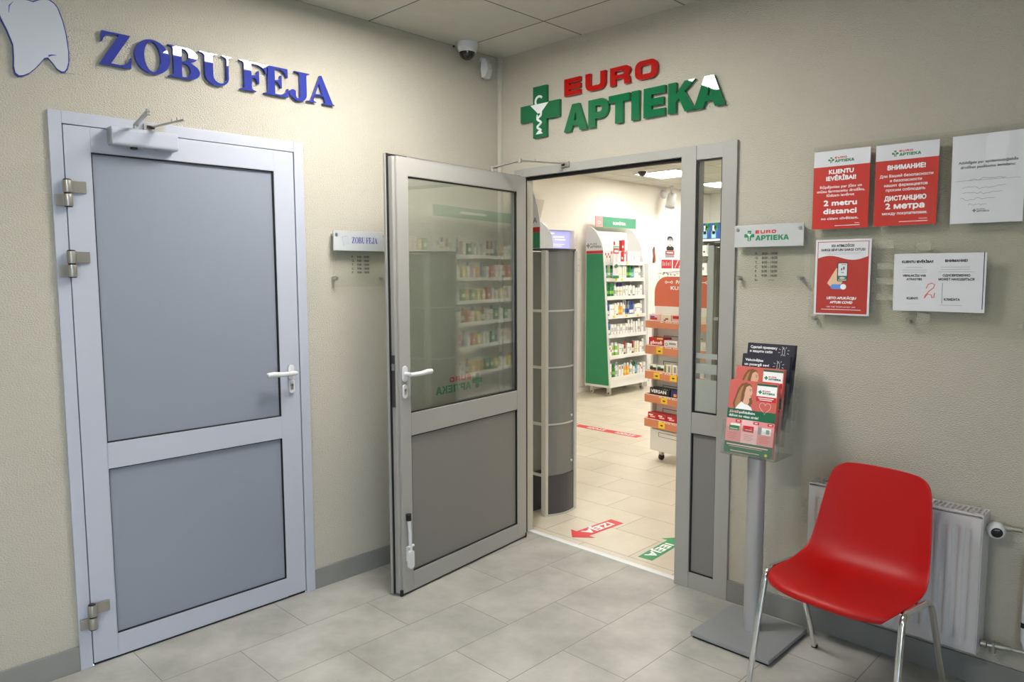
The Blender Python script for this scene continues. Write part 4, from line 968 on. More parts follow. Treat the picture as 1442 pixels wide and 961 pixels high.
# ------------------------------------------------------------------ pharmacy: security gates at the entrance
def gate(loc, p2, sgn, label, header):
    """two posts p1=(0,0) and p2, a bulging pane on the aisle side (sgn) and a flat one behind"""
    t = thing('security_gate', label, 'security gate', loc, 0, 'security gates at the entrance')
    H = 1.645; dx, dy = p2; L = math.hypot(dx, dy); ux, uy = dx/L, dy/L; nx, ny = (uy, -ux) if uy*sgn > 0 else (-uy, ux)
    for x, y in ((0, 0), p2):
        m = MB('gate_silver'); m.box(x-.019, x+.019, y-.014, y+.014, 0, H); m.build('post', t, bevel=.005)
    def curve(off, bul, n=10):
        return [(dx*i/n+nx*(off+bul*math.sin(PI*i/n)), dy*i/n+ny*(off+bul*math.sin(PI*i/n))) for i in range(n+1)]
    def sheet(mt, name, z0, z1, off, bul, th, cut=.02):
        c = curve(off, bul); o = curve(off-th, bul)
        m = MB(mt); m.prism(c+o[::-1], z0, z1, 'z', smooth=False); return m.build(name, t)
    sheet('gate_pane', 'pane', .255, H-.005, .006, .028, .004)
    sheet('gate_dark', 'base_cover', .0, .255, .012, .030, .030)
    sheet('gate_silver', 'base_rim', .0, .012, .016, .032, .006)
    for z in (.577, .931, 1.279): sheet('gate_silver', 'crossbar', z-.005, z+.005, .010, .029, .008)
    # rear pane on the far side of the posts
    m = MB('gate_pane'); b = -.125*sgn
    m.box(b-.003, b+.003, -.02, dy+.02, .255, H-.005); m.build('rear_pane', t)
    m = MB('gate_dark'); m.box(b-.008, b+.008, -.01, dy+.01, .0, .255); m.build('rear_base', t)
    m = MB('gate_silver')
    for z in (.255, .577, .931, 1.279): m.box(min(b, 0), max(b, 0), -.006, .006, z-.008, z+.008)
    m.build('spacer', t)
    c = curve(.016, .030); m = MB('gate_dark'); m.prism([(b-.012*sgn, -.02), (-.02*sgn, -.02)]+c+[(b-.012*sgn, dy+.02)], H, H+.012, 'z'); m.build('top_cap', t)
    for z in (.33, .62):
        m = MB('white_plastic').lathe([(.008, .0), (.008, .006)], (dx*.8+nx*.03, dy*.8+ny*.03, z), axis='x', n=10); m.build('fastener', t)
    if header:
        z0 = H+.012
        pr = [(-.34, z0), (-.030, z0), (-.030, 1.80), (-.036, 1.84), (-.050, 1.90), (-.070, 1.96), (-.086, 1.99), (-.10, 2.06), (-.12, 2.12), (-.16, 2.18), (-.24, 2.22), (-.34, 2.22)]
        hd = MB('rack_grey').prism(pr, -.012, -.006, 'y').build('header_board', t)
        m = MB('rack_red', 'rack_green', 'ink_grey'); m.box(-.34, -.031, -.0135, -.0125, 1.756, 1.786, 'rack_red'); m.box(-.34, -.031, -.0135, -.0125, z0+.003, 1.756, 'rack_green')
        m.text('APTIEKA', -.054, 1.812, .034, y=-.0135, m='ink_grey', align='R', bold=.04); m.build('lettering', hd)
        pr2 = [(-.42, z0), (-.147, z0), (-.149, 1.70), (-.163, 1.755), (-.185, 1.785), (-.205, 1.810), (-.235, 1.83), (-.27, 1.845), (-.42, 1.86)]
        MB('sign_white').prism(pr2, dy-.006, dy, 'y').build('header_board', t)
    return t
gate((.095, .285, 0), (.024, .245), 1, 'grey security gate with a curved dark base under the branded header', True)
gate((1.195, .31, 0), (-.065, .235), -1, 'grey security gate seen through the narrow side glass', False)

# ------------------------------------------------------------------ products
PROTO = {}
def carton(w, d, h, col, *marks):
    m = MB(col); m.box(-w/2, w/2, 0, d, 0, h)
    for (c, x0, x1, z0, z1) in marks: m.box(-w/2+w*x0, -w/2+w*x1, -.0008, 0, h*z0, h*z1, c)
    return m
def bottle(r, h, col, cap, band=None, neck=.45, capr=.62, pump=False, flat=.75):
    m = MB(col); hb = h*(.74 if not pump else .70)
    m.lathe([(r*.9, 0), (r, h*.02), (r, hb*.88), (r*.85, hb*.95), (r*neck, hb)], (0, r*flat, 0), n=14, tf=lambda v: (v[0], r*flat+(v[1]-r*flat)*flat, v[2]))
    cy = r*flat
    if pump:
        m.lathe([(r*.5, hb), (r*.5, hb+h*.08)], (0, cy, 0), cap, n=12); m.tube([(0, cy, hb+h*.08), (0, cy, h*.95)], r*.16, cap, 8); m.tube([(0, cy, h*.96), (0, cy-r*1.1, h*.94)], [r*.3, r*.18], cap, 8)
    else:
        m.lathe([(r*capr, hb), (r*capr, h*.97), (r*capr*.85, h)], (0, cy, 0), cap, n=12)
    if band:
        m.lathe([(r*1.012, hb*band[1]), (r*1.012, hb*band[2])], (0, cy, 0), band[0], n=14, tf=lambda v: (v[0], cy+(v[1]-cy)*flat, v[2]))
    return m
def tube_pack(r, h, col, cap):
    m = MB(col); c = h*.16; n = 12; vs = []; fs = []
    for k, (z, a, b) in enumerate([(c, r*.8, r*.8), (h*.5, r, r*.62), (h, r*1.1, .0015)]):
        for i in range(n): q = 2*PI*i/n; vs.append((a*math.cos(q), r*.8+b*math.sin(q), z))
    for k in range(2):
        for i in range(n): fs.append((k*n+i, k*n+(i+1) % n, (k+1)*n+(i+1) % n, (k+1)*n+i))
    m.add(vs, fs, 0, True); m.lathe([(r*.72, 0), (r*.8, c)], (0, r*.8, 0), cap, n=12); return m
def reg(key, mb, kind, desc, w):
    o = mb.build('proto'); me = o.data; bpy.data.objects.remove(o); PROTO[key] = (me, kind, desc, w)
reg('cw', carton(.044, .04, .135, 'p_white', ('p_grey', .2, .8, .55, .62)), 'carton', 'white carton', .046)
reg('cws', carton(.040, .04, .10, 'p_white', ('p_grey', .15, .7, .5, .56)), 'carton', 'short white carton', .042)
reg('cwl', carton(.046, .05, .125, 'p_white', ('ink_light', .2, .8, .3, .7)), 'carton', 'plain white carton', .047)
reg('ccr', carton(.036, .036, .15, 'p_cream', ('p_white', 0, 1, .8, 1), ('p_grey', .3, .7, .3, .36)), 'carton', 'tall cream carton', .040)
reg('cpk', carton(.060, .05, .14, 'p_pink', ('p_white', .1, 1, .05, .95), ('p_pink', .4, .8, .4, .6)), 'carton', 'pale pink carton', .063)
reg('cpr', carton(.050, .05, .14, 'p_white', ('p_red', .75, 1, 0, 1), ('p_red', .1, .6, .72, .95)), 'carton', 'white carton with a red edge', .053)
reg('crd', carton(.052, .05, .13, 'p_red', ('p_white', .1, .6, .3, .5)), 'carton', 'dark red carton', .055)
reg('crw', carton(.048, .045, .13, 'p_white', ('p_red', .05, .45, .62, .85), ('p_red', .55, .95, .4, .6)), 'carton', 'white carton with red squares', .050)
reg('cnv', carton(.042, .04, .14, 'p_white', ('p_navy', .3, .75, .62, .9)), 'carton', 'white carton with a navy mark', .045)
reg('cgy', carton(.040, .04, .13, 'p_white', ('p_black', .1, .9, .04, .16)), 'carton', 'white dark-footed carton', .043)
reg('cyl', carton(.060, .05, .11, 'p_yellow', ('p_white', .1, .9, .2, .6)), 'carton', 'pale yellow carton', .065)
reg('cgr', carton(.058, .05, .12, 'p_green', ('p_white', .1, .9, .3, .6)), 'carton', 'green and white carton', .062)
reg('bw', bottle(.022, .17, 'p_white', 'p_white', ('ink_light', .3, .6)), 'bottle', 'white bottle', .046)
reg('bwp', bottle(.023, .185, 'p_white', 'p_white', ('ink_light', .25, .6), pump=True), 'bottle', 'white pump bottle', .05)
reg('bwn', bottle(.024, .165, 'p_white', 'p_navy', ('p_yellow', .45, .6)), 'bottle', 'white bottle with a navy cap', .05)
reg('bg', bottle(.026, .165, 'p_green', 'p_green', ('p_lime', .3, .6)), 'bottle', 'green bottle', .052)
reg('bl', bottle(.027, .16, 'p_lime', 'p_white', ('p_white', .35, .6)), 'bottle', 'lime green bottle', .056)
reg('bb', bottle(.024, .165, 'p_blue', 'p_blue', ('p_white', .15, .5)), 'bottle', 'blue bottle', .05)
reg('bt', bottle(.023, .16, 'p_teal', 'p_green', ('p_lblue', .2, .6)), 'bottle', 'teal bottle with a green cap', .048)
reg('bo', bottle(.024, .155, 'p_orange', 'p_white', ('p_yellow', .3, .6)), 'bottle', 'orange bottle', .05)
reg('bgy', bottle(.020, .17, 'p_grey', 'p_grey', ('p_blue', .2, .6)), 'bottle', 'grey blue bottle', .042)
reg('bbr', bottle(.021, .16, 'p_brown', 'p_red', ('p_cream', .2, .6)), 'bottle', 'brown bottle', .045)
reg('tw', tube_pack(.02, .145, 'p_white', 'p_white'), 'tube_pack', 'white standing tube', .042)
ORD = ['first', 'second', 'third', 'fourth', 'fifth', 'sixth', 'seventh', 'eighth', 'ninth', 'tenth', 'eleventh', 'twelfth', 'thirteenth', 'fourteenth', 'fifteenth', 'sixteenth', 'seventeenth', 'eighteenth']
def place(key, M, x, y, z, label, group, dz=0):
    me, kind, desc, w = PROTO[key]
    o = bpy.data.objects.new(kind, me); COL.objects.link(o)
    o.location = M @ Vector((x, y, z+.0015)); o.rotation_euler = (0, 0, M.to_euler().z+dz)
    return tag(o, label.replace('@', desc), {'carton': 'box', 'bottle': 'bottle', 'tube_pack': 'tube'}[kind], group)
def fill(M, keys, x0, x1, yf, z, tmpl, group, gap=None):
    tot = sum(PROTO[k][3] for k in keys); sp = (x1-x0-tot)/max(len(keys), 1); x = x0+sp/2
    for i, k in enumerate(keys):
        w = PROTO[k][3]; place(k, M, x+w/2, yf+random.uniform(0, .012), z, tmpl.replace('#', ORD[i]), group, random.uniform(-.04, .04)); x += w+sp

# ------------------------------------------------------------------ green-sided cosmetics rack
RK = Matrix.Translation((-2.255, 4.118, 0)) @ Matrix.Rotation(WA, 4, 'Z')
rk = thing('cosmetics_rack', 'tall white rack on castors with a green branded side panel', 'shelf rack', (-2.255, 4.118, 0), WA)
RL = .79
yf = lambda z: .112*max(0, min(1, (z-.1)/1.66))
side = [(0, .105), (.385, .105), (.385, 2.075), (.340, 2.072), (.285, 2.05), (.225, 2.00), (.17, 1.92), (.135, 1.85), (.116, 1.78), (.112, 1.76)]
for x0, x1 in ((-.028, 0), (RL, RL+.028)):
    m = MB('rack_grey'); m.prism(side, x0, x1, 'x'); sp = m.build('side_panel', rk, bevel=.003)
    if x0 < 0:
        g = [(yf(z)+.012, z) for z in (.135, .6, 1.1, 1.735)]; g = [(.012+.002, .135)]+g[1:]+[(.374, 1.735), (.374, .135)]
        MB('rack_green').prism(g, -.0295, -.028, 'x').build('green_face', sp)
        MB('rack_red').prism([(yf(1.74)+.010, 1.738), (yf(1.77)+.008, 1.772), (.374, 1.772), (.374, 1.738)], -.0297, -.028, 'x').build('red_stripe', sp)
        m = MB('ink_grey'); k = .235/LW0
        logo(m, .372, 1.805, .225, y=0, red='ink_grey', green='ink_grey', emblem=False, flip=1, tf=lambda v: (-.0285, .372-(v[0]-.372)-.0, 1.805+(v[2]-1.805)*1.15))
        m.build('lettering', sp)
MB('rack_white').box(0, RL, .365, .38, .105, 2.02).build('back_panel', rk)
m = MB('rack_white'); m.prism([(yf(.1)+.004, .105), (.36, .105), (.36, .13), (.05, .13), (yf(.2)+.03, .215), (yf(.2)+.004, .215)], 0, RL, 'x'); m.build('kick_panel', rk)
BZ = [1.632, 1.432, 1.210, .978, .744, .487, .222]
for i, z in enumerate(BZ):
    m = MB('rack_white'); m.box(0.001, RL-.001, yf(z)+.006, .364, z-.02, z); m.box(.001, RL-.001, yf(z)-.004, yf(z)+.006, z-.035, z+.010); b = m.build('shelf_board', rk)
    for q, x in enumerate([[.42], [.18, .30], [], [.10, .36, .60], [], [], []][i]):
        MB('tag_yellow').box(x, x+.035, yf(z)-.006, yf(z)-.0042, z-.026, z+.002).build('price_tag', b)
for x in (.05, RL-.05):
    for y in (.07, .33):
        m = MB('gate_silver', 'gate_dark'); m.lathe([(.030, -.011), (.030, .011)], (x, y, .030), axis='x', n=16); m.box(x-.016, x+.016, y-.02, y+.022, .045, .105); m.lathe([(.012, -.0125), (.012, .0125)], (x, y, .030), 'gate_dark', axis='x', n=10)
        m.build('castor', rk)
hs = MB('rack_green', 'p_pink'); hs.box(.10, 1.02-.02, .362, .368, 2.085, 2.205, 'rack_green'); hsn = thing('category_sign', 'green category board with a pink square on top of the cosmetics rack', 'sign', (-2.255, 4.118, 0), WA)
MB('category_green').box(.27, .985, .356, .364, 2.078, 2.205).build('board', hsn); MB('pink_mid').box(.125, .27, .356, .364, 2.078, 2.205).build('pink_square', hsn)
m = MB('ink_white'); m.text('KOSMĒTIKA', .62, 2.115, .034, y=.3555, bold=.05, width=.27); m.flat(ribbon([(.195+.035*math.cos(q*.42), 2.13+.016*math.sin(q*.42)) for q in range(16)], .004), .3555); m.build('lettering', hsn)
LV = [['crw', 'crw', 'cpr', 'cpk', 'cpk', 'crd', 'cpr', 'cpk', 'cw', 'cwl', 'cw'],
      ['bt', 'bl', 'bt', 'ccr', 'ccr', 'ccr', 'ccr', 'ccr', 'ccr', 'bg', 'bg', 'bt', 'cw'],
      ['bg', 'bg', 'bg', 'bwp', 'bwn', 'bwn', 'cwl', 'cw', 'cgy', 'bwp', 'cgy', 'cws', 'cws'],
      ['bb', 'cw', 'cw', 'ccr', 'cgy', 'bo', 'bo', 'bwp', 'bgy', 'bgy', 'bb', 'bb', 'cwl', 'cw'],
      ['bb', 'cwl', 'cwl', 'cws', 'cwl', 'cws', 'cwl', 'bw', 'bw', 'tw', 'tw', 'bw'],
      ['crw', 'bl', 'bl', 'cw', 'cwl', 'bbr', 'cw', 'cwl', 'bbr', 'ccr', 'ccr'],
      ['bw', 'bg', 'bwp', 'cnv', 'cnv', 'bo', 'bo', 'bwp', 'cws', 'bt', 'cws', 'crw']]
SH = ['topmost', 'second', 'third', 'fourth', 'fifth', 'sixth', 'lowest']
for i, z in enumerate(BZ):
    fill(RK, LV[i]+['cw', 'bw'][:1+i % 2], .02, RL-.015, yf(z)+.022, z, '@, # from the green side, %s shelf of cosmetics rack' % SH[i], 'products on the cosmetics rack')
place('crd', RK, .40, yf(1.63)+.03, 1.632+.141, '@ lying on top of the pink cartons on the topmost cosmetics shelf', 'products on the cosmetics rack')
place('cpk', RK, .46, yf(1.63)+.03, 1.632+.141, '@ standing on top of the pink cartons on the topmost cosmetics shelf', 'products on the cosmetics rack')
pr = thing('promo_strip', 'narrow hanging discount card with red and green bands on the cosmetics rack', 'sign', (-2.255, 4.118, 0), WA)
MB('rack_grey').box(.075, .195, .045, .048, 1.435, 1.885).build('card', pr)
m = MB('p_green', 'p_red', 'ink_white', 'p_white'); m.box(.075, .195, .0440, .0450, 1.435, 1.47, 'p_green'); m.box(.080, .190, .0440, .0450, 1.795, 1.826, 'p_green'); m.box(.078, .192, .0440, .0450, 1.735, 1.792, 'p_red'); m.box(.080, .110, .0440, .0450, 1.838, 1.880, 'p_red')
m.box(.088, .182, .0432, .0440, 1.805, 1.816, 'ink_white'); m.box(.095, .178, .0432, .0440, 1.752, 1.775, 'ink_white'); m.build('print', pr)
m = MB('p_green', 'p_pink'); m.prism(ribbon([(.14, 1.73), (.16, 1.70), (.135, 1.675), (.15, 1.64)], .016), .0440, .0449, 'y', 'p_pink'); m.prism([(.09, 1.575), (.115, 1.60), (.15, 1.612), (.185, 1.585), (.165, 1.57), (.13, 1.555)], .0440, .0449, 'y', 'p_green'); m.prism(ribbon([(.09, 1.565), (.13, 1.55), (.165, 1.52), (.14, 1.49)], .014), .0440, .0449, 'y', 'p_pink'); m.build('picture', pr)

# ------------------------------------------------------------------ orange pharmacy floor stand
TH = math.radians(-9)
SO = (-.224, 1.917, 0)
SM = Matrix.Translation(SO) @ Matrix.Rotation(TH, 4, 'Z')
sd = thing('promo_stand', 'white floor stand on castors with orange tray fronts and a rounded orange header', 'display stand', SO, TH)
SWD = .60
m = MB('stand_white'); m.box(.0, .018, .0, .34, .085, 1.19); m.box(SWD-.018, SWD, .0, .34, .085, 1.19); m.box(.018, SWD-.018, .05, .068, .255, 1.19); m.box(.018, SWD-.018, .0, .34, .085, .255); m.box(.018, SWD-.018, .068, .34, 1.17, 1.19)
m.build('body', sd, bevel=.002)
m = MB('slot_dark')
for z in (.262, .468, .656, .850, 1.052): m.box(.085, .47, .0485, .0500, z-.045, z-.041) if z > .3 else None; 
for z in (.468, .656, .850, 1.052): m.box(.085, .089, .0485, .05, z-.085, z-.045)
m.box(.09, .46, -.0012, 0, .236, .2385); m.box(.09, .0925, -.0012, 0, .205, .236); m.box(.09, .46, -.0012, 0, .203, .2055)
m.build('slot', sd)
TZ = [(1.076, 1.136), (.868, .940), (.670, .736), (.482, .548), (.285, .352)]
for i, (z0, z1) in enumerate(TZ):
    m = MB('stand_orange', 'stand_white', 'ink_white'); m.box(-.008, SWD+.008, -.062, -.056, z0, z1, 'stand_orange'); m.box(-.008, -.003, -.056, .05, z0, z1, 'stand_orange'); m.box(SWD+.003, SWD+.008, -.056, .05, z0, z1, 'stand_orange'); m.box(-.003, SWD+.003, -.056, .05, z0, z0+.006, 'stand_white')
    tr = m.build('tray', sd)
    m = MB('ink_white'); m.box(-.008, SWD+.008, -.0626, -.062, z1-.004, z1); m.box(.145, .175, -.0626, -.0620, z1-.014, z1-.009); m.text('PAR KUSTĪBAI', .32, z1-.016, .009, y=-.0624, bold=.05, width=.24); m.build('lettering', tr)
    for x in [[], [.11], [.085, .255], [.165, .40], [.145]][i]:
        MB('tag_yellow', 'ink_black').box(x, x+.065, -.0640, -.0625, z0+.008, z1-.012).box(x+.02, x+.045, -.0643, -.0640, z0+.024, z0+.034, 'ink_black').build('price_tag', tr)
hd = [(.03, 1.245)]+[(.63, 1.245), (.63, 1.352)]+arc(.51, 1.352, .12, .125, 0, 90, 10)+arc(.15, 1.352, .12, .125, 90, 180, 10)
m = MB('stand_coral'); m.prism(hd, -.004, .004, 'y'); hb = m.build('header_board', sd)
m = MB('ink_white'); m.text('PAR', .285, 1.423, .027, y=-.0046, bold=.06, width=.075); m.text('KUSTĪBAI!', .33, 1.377, .027, y=-.0046, bold=.06, width=.27)
for x in (.175, .51):
    m.flat(ribbon([(x-.028+.009*math.cos(q*.7), 1.434+.009*math.sin(q*.7)) for q in range(10)], .005), -.0046); m.flat(ribbon([(x+.028+.009*math.cos(q*.7), 1.434+.009*math.sin(q*.7)) for q in range(10)], .005), -.0046); m.box(x-.02, x+.02, -.0050, -.0042, 1.431, 1.437)
m.build('lettering', hb)
MB('stand_white').box(.04, .62, -.006, .008, 1.19, 1.246).build('header_foot', sd)
for x in (.07, SWD-.07):
    for y in (.06, .29):
        m = MB('black_plastic', 'gate_silver'); m.lathe([(.026, -.010), (.026, .010)], (x, y, .026), axis='x', n=16); m.box(x-.013, x+.013, y-.015, y+.018, .040, .085, 'gate_silver'); m.build('castor', sd)
def sbox(x0, x1, y0, y1, z0, h, col, label, marks=(), texts=()):
    t = MB(col); t.box(0, x1-x0, 0, y1-y0, 0, h)
    for c, a, b, p, q in marks: t.box((x1-x0)*a, (x1-x0)*b, -.0006, 0, h*p, h*q, c)
    for c, s, cx, z, hh, wd in texts: t.text(s, (x1-x0)*cx, h*z, hh, y=-.0009, m=c, bold=.05, width=wd)
    o = t.build('carton'); o.location = SM @ Vector((x0, y0, z0+.0015)); o.rotation_euler = (0, 0, TH)
    return tag(o, label, 'box', 'medicine boxes on the orange stand')
zt = [z0+.0065 for z0, z1 in TZ]
sbox(.02, .13, -.05, .0, zt[0], .098, 'p_pink', 'pale pink box with a red mark at the end of the top orange tray', [('p_red', .1, .75, .58, .75), ('p_blue', .1, .5, .76, .86)])
sbox(.14, .24, -.05, .0, zt[0], .10, 'p_cream', 'cream box with blue dots, second in the top orange tray', [('p_blue', .3, .5, .5, .62), ('p_red', .45, .75, .62, .74), ('p_grey', .25, .7, .4, .48)])
sbox(.25, .345, -.05, .0, zt[0], .099, 'p_pink', 'pale pink box with a red label, third in the top orange tray', [('p_red', .1, .75, .72, .95)])
sbox(.355, .43, -.05, .0, zt[0], .10, 'p_white', 'white box with an orange edge in the top orange tray', [('p_orange', 0, .2, 0, 1), ('p_grey', .3, .9, .5, .7)])
sbox(.44, .535, -.05, .0, zt[0], .099, 'p_cream', 'cream box with a red label at the far end of the top orange tray', [('p_red', .2, .8, .55, .75)])
sbox(.022, .172, -.052, .04, zt[1], .125, 'p_red', 'red box with white lettering in the second orange tray', [('p_yellow', .55, .95, .9, 1.0)], [('ink_white', 'gēmzē', .5, .60, .024, .12)])
sbox(.18, .31, -.052, .0, zt[1], .110, 'p_white', 'white box with a grey ring in the second orange tray', [('p_grey', .38, .9, .72, .86)], [('p_grey', 'O', .18, .62, .024, .026)])
sbox(.32, .41, -.05, .0, zt[1], .10, 'p_red', 'plain red box beside the white one in the second orange tray', [('p_white', .2, .6, .75, .85)])
sbox(.43, .54, -.05, .0, zt[1], .118, 'p_white', 'white box at the far end of the second orange tray', [('p_grey', .2, .7, .7, .8)])
for q in range(2): sbox(.03+q*.078, .102+q*.078, -.05, .0, zt[2], .108, 'p_white', ['white box with black and orange bands, nearer the edge of the third tray', 'white box with black and orange bands, second in the third tray'][q], [('p_black', .05, .95, .62, .8), ('p_orange', .1, .9, .5, .62), ('p_green', .1, .5, .8, .9)])
for q in range(2): sbox(.20+q*.058, .252+q*.058, -.05, .0, zt[2], .122, 'p_white', ['white box with a yellow edge beside the banded boxes, third orange tray', 'white box with a yellow edge, second of its pair in the third tray'][q], [('p_yellow', 0, .22, 0, 1), ('p_grey', .4, .8, .5, .9)])
sbox(.33, .43, -.05, .0, zt[2], .095, 'p_white', 'plain white box behind the second price tag of the third tray', [('p_grey', .2, .6, .75, .82)])
sbox(.44, .53, -.05, .0, zt[2], .105, 'p_white', 'white box at the far end of the third orange tray', [('p_pink', .1, .9, .6, .9)])
sbox(.04, .24, -.052, .03, zt[3], .112, 'p_black', 'black box with white lettering in the fourth orange tray', [('p_grey', .7, .9, .96, 1)], [('ink_white', 'VERSAN', .45, .66, .026, .155)])
sbox(.255, .37, -.052, .02, zt[3], .112, 'p_navy', 'dark navy box with an orange spot in the fourth orange tray', [('p_orange', .25, .5, .58, .78), ('p_lblue', .3, .42, .64, .72)])
sbox(.385, .53, -.052, .02, zt[3], .112, 'p_black', 'black box at the far end of the fourth orange tray', [('p_grey', .1, .6, .7, .8)])
for q in range(5): sbox(.022+q*.098, .116+q*.098, -.052, .03, zt[4], .108, 'p_red', 'red box with white print, %s from the open side of the lowest orange tray' % ORD[q], [('ink_white', .12, .55, .80, .88), ('p_pink', .25, .8, .66, .76)])

# ------------------------------------------------------------------ displays along the far wall behind the orange stand
dw = thing('cardboard_display', 'white cardboard display along the wall beside the cosmetics rack', 'display stand', (-2.40, 5.10, 0), WA)
m = MB('rack_white'); m.box(.02, .93, .02, .28, 0, 1.33); m.box(0, .02, 0, .30, 0, 1.62); m.box(.93, .95, 0, .30, 0, 1.62); m.box(.02, .93, .28, .30, 1.33, 1.70); m.build('body', dw)
m = MB('rack_white', 'p_grey', 'p_black'); m.box(.20, .86, -.012, -.004, 1.33, 1.52)
rnd = random.Random(5)
for q in range(46):
    x, z = rnd.uniform(.22, .82), rnd.uniform(1.345, 1.50); m.box(x, x+rnd.uniform(.01, .03), -.0128, -.012, z, z+rnd.uniform(.006, .018), 'p_black' if q % 2 else 'p_grey')
m.build('patterned_front', dw)
rc = thing('category_sign', 'red card with white bars above the patterned display front', 'sign', (-2.40, 5.10, 0), WA)
m = MB('p_white', 'p_red', 'ink_white'); m.prism([(.16, 1.50), (.84, 1.53), (.86, 1.71), (.14, 1.70)], -.020, -.014, 'y'); m.build('card', rc)
m = MB('p_red', 'ink_white'); m.box(.27, .52, -.0215, -.0205, 1.56, 1.675, 'p_red')
for q in range(5): m.box(.30+q*.043, .31+q*.043, -.0222, -.0216, 1.595, 1.65-.012*(q % 2), 'ink_white')
m.build('print', rc); m = MB('p_red', 'ink_white')
m.prism([(.55, 1.56), (.73, 1.56), (.78, 1.61), (.78, 1.675), (.55, 1.675)], -.0215, -.0205, 'y', 'p_red')
for q in (0, .10): m.prism(ribbon([(.60+q, 1.57), (.68+q, 1.67)], .014), -.0222, -.0216, 'y', 'ink_white')
m.build('print', rc)
wp = thing('poster', 'small poster of a dark-haired woman at the end of the cosmetics rack', 'poster', (-2.40, 5.10, 0), WA)
MB('p_white').box(.06, .24, .002, .006, 1.62, 1.86).build('sheet', wp)
m = MB('p_brown', 'skin', 'p_pink'); m.prism([(.09, 1.63), (.10, 1.72), (.085, 1.80), (.115, 1.85), (.145, 1.83), (.14, 1.76), (.155, 1.70), (.135, 1.63)], .0005, .0018, 'y', 'p_brown'); m.prism([(.135, 1.64), (.150, 1.72), (.140, 1.78), (.165, 1.74), (.175, 1.66)], .0005, .0018, 'y', 'skin'); m.build('picture', wp)
mp = thing('poster', 'grey portrait poster of a man in glasses above the red card', 'poster', (-2.40, 5.10, 0), WA)
MB('p_white').box(.38, .635, .005, .009, 1.70, 1.995).build('sheet', mp)
m = MB('p_grey', 'p_black', 'skin_light', 'p_red', 'ink_white'); Y0, Y1 = .0035, .0048
m.prism([(.43, 1.80), (.60, 1.80), (.605, 1.84), (.55, 1.865), (.47, 1.865), (.42, 1.84)], Y0, Y1, 'y', 'p_black'); m.prism(arc(.51, 1.915, .058, .062, 0, 345, 22), Y0-.001, Y1, 'y', 'ink_white')
m.prism(arc(.515, 1.945, .068, .040, -10, 190, 12), Y0-.0015, Y1, 'y', 'p_grey'); m.prism(ribbon([(.456, 1.93), (.462, 1.915), (.485, 1.910), (.503, 1.926), (.517, 1.926), (.535, 1.910), (.558, 1.915), (.566, 1.93), (.535, 1.935), (.51, 1.931), (.485, 1.935), (.456, 1.93)], .004), Y0-.002, Y1, 'y', 'p_black'); m.prism(ribbon([(.488, 1.882), (.51, 1.878), (.535, 1.884)], .004), Y0-.002, Y1, 'y', 'p_grey')
m.prism([(.445, 1.93), (.44, 1.955), (.455, 1.985), (.50, 1.992), (.55, 1.985), (.578, 1.955), (.572, 1.92), (.563, 1.955), (.52, 1.968), (.47, 1.96)], Y0-.0021, Y1, 'y', 'p_black'); m.prism([(.475, 1.868), (.545, 1.868), (.535, 1.885), (.485, 1.885)], Y0-.0012, Y1, 'y', 'p_grey')
m.box(.40, .62, Y0, Y1, 1.745, 1.795, 'p_red'); m.box(.43, .59, Y0-.001, Y0, 1.762, 1.778, 'ink_white'); m.box(.40, .62, Y0, Y1, 1.705, 1.742, 'p_grey'); m.build('picture', mp)
# rack against the end wall, seen through the side glass
bk = thing('end_rack', 'tall white rack against the end wall seen through the narrow side glass', 'shelf rack', (-2.70, 6.85, 0))
for x in (0, .98): MB('rack_white').box(x, x+.02, 0, .38, 0, 2.0).build('side_panel', bk)
MB('rack_grey').box(.02, .98, .36, .38, 0, 2.0).build('back_panel', bk)
BB = [1.995, 1.775, 1.49, 1.24, 1.0, .76, .5, .2]
for z in BB: MB('rack_white').box(.02, .98, .0, .36, z-.03, z).build('shelf_board', bk)
BM = Matrix.Translation((-2.70, 6.85, 0))
def kbox(x, w, z, h, col, label, marks):
    t = carton(w, .14, h, col, *marks); o = t.build('carton'); o.location = BM @ Vector((x+w/2, .03, z+.0015)); tag(o, label, 'box', 'boxes on the end rack')
bx = [('p_lblue', .25, .75, .05, .5), ('p_white', .35, .65, .3, .85), ('p_green', .55, 1, .55, 1), ('p_lime', .65, .85, .68, .8)]
for q in range(4): kbox(.02+q*.145, .14, 1.995, .235, 'p_blue', 'blue box with a white figure, %s from the corner on top of the end rack' % ORD[q], bx)
kbox(.605, .12, 1.995, .20, 'p_cream', 'cream box standing beside the blue boxes on the end rack', [('p_grey', .2, .8, .5, .6)])
for r, z in enumerate(BB[1:4]):
    for q in range(8): kbox(.03+q*.112, .10, z, .13+.02*((q+r) % 3), ['p_white', 'p_white', 'p_cream'][(q+r) % 3], '%s box, %s from the corner on the %s shelf of the end rack' % (['white', 'white', 'cream'][(q+r) % 3], ORD[q], ['second', 'third', 'fourth'][r]), [('p_grey', .2, .6, .3, .6)] if (q+r) % 3 else [('p_navy', .4, .7, .15, .35)])

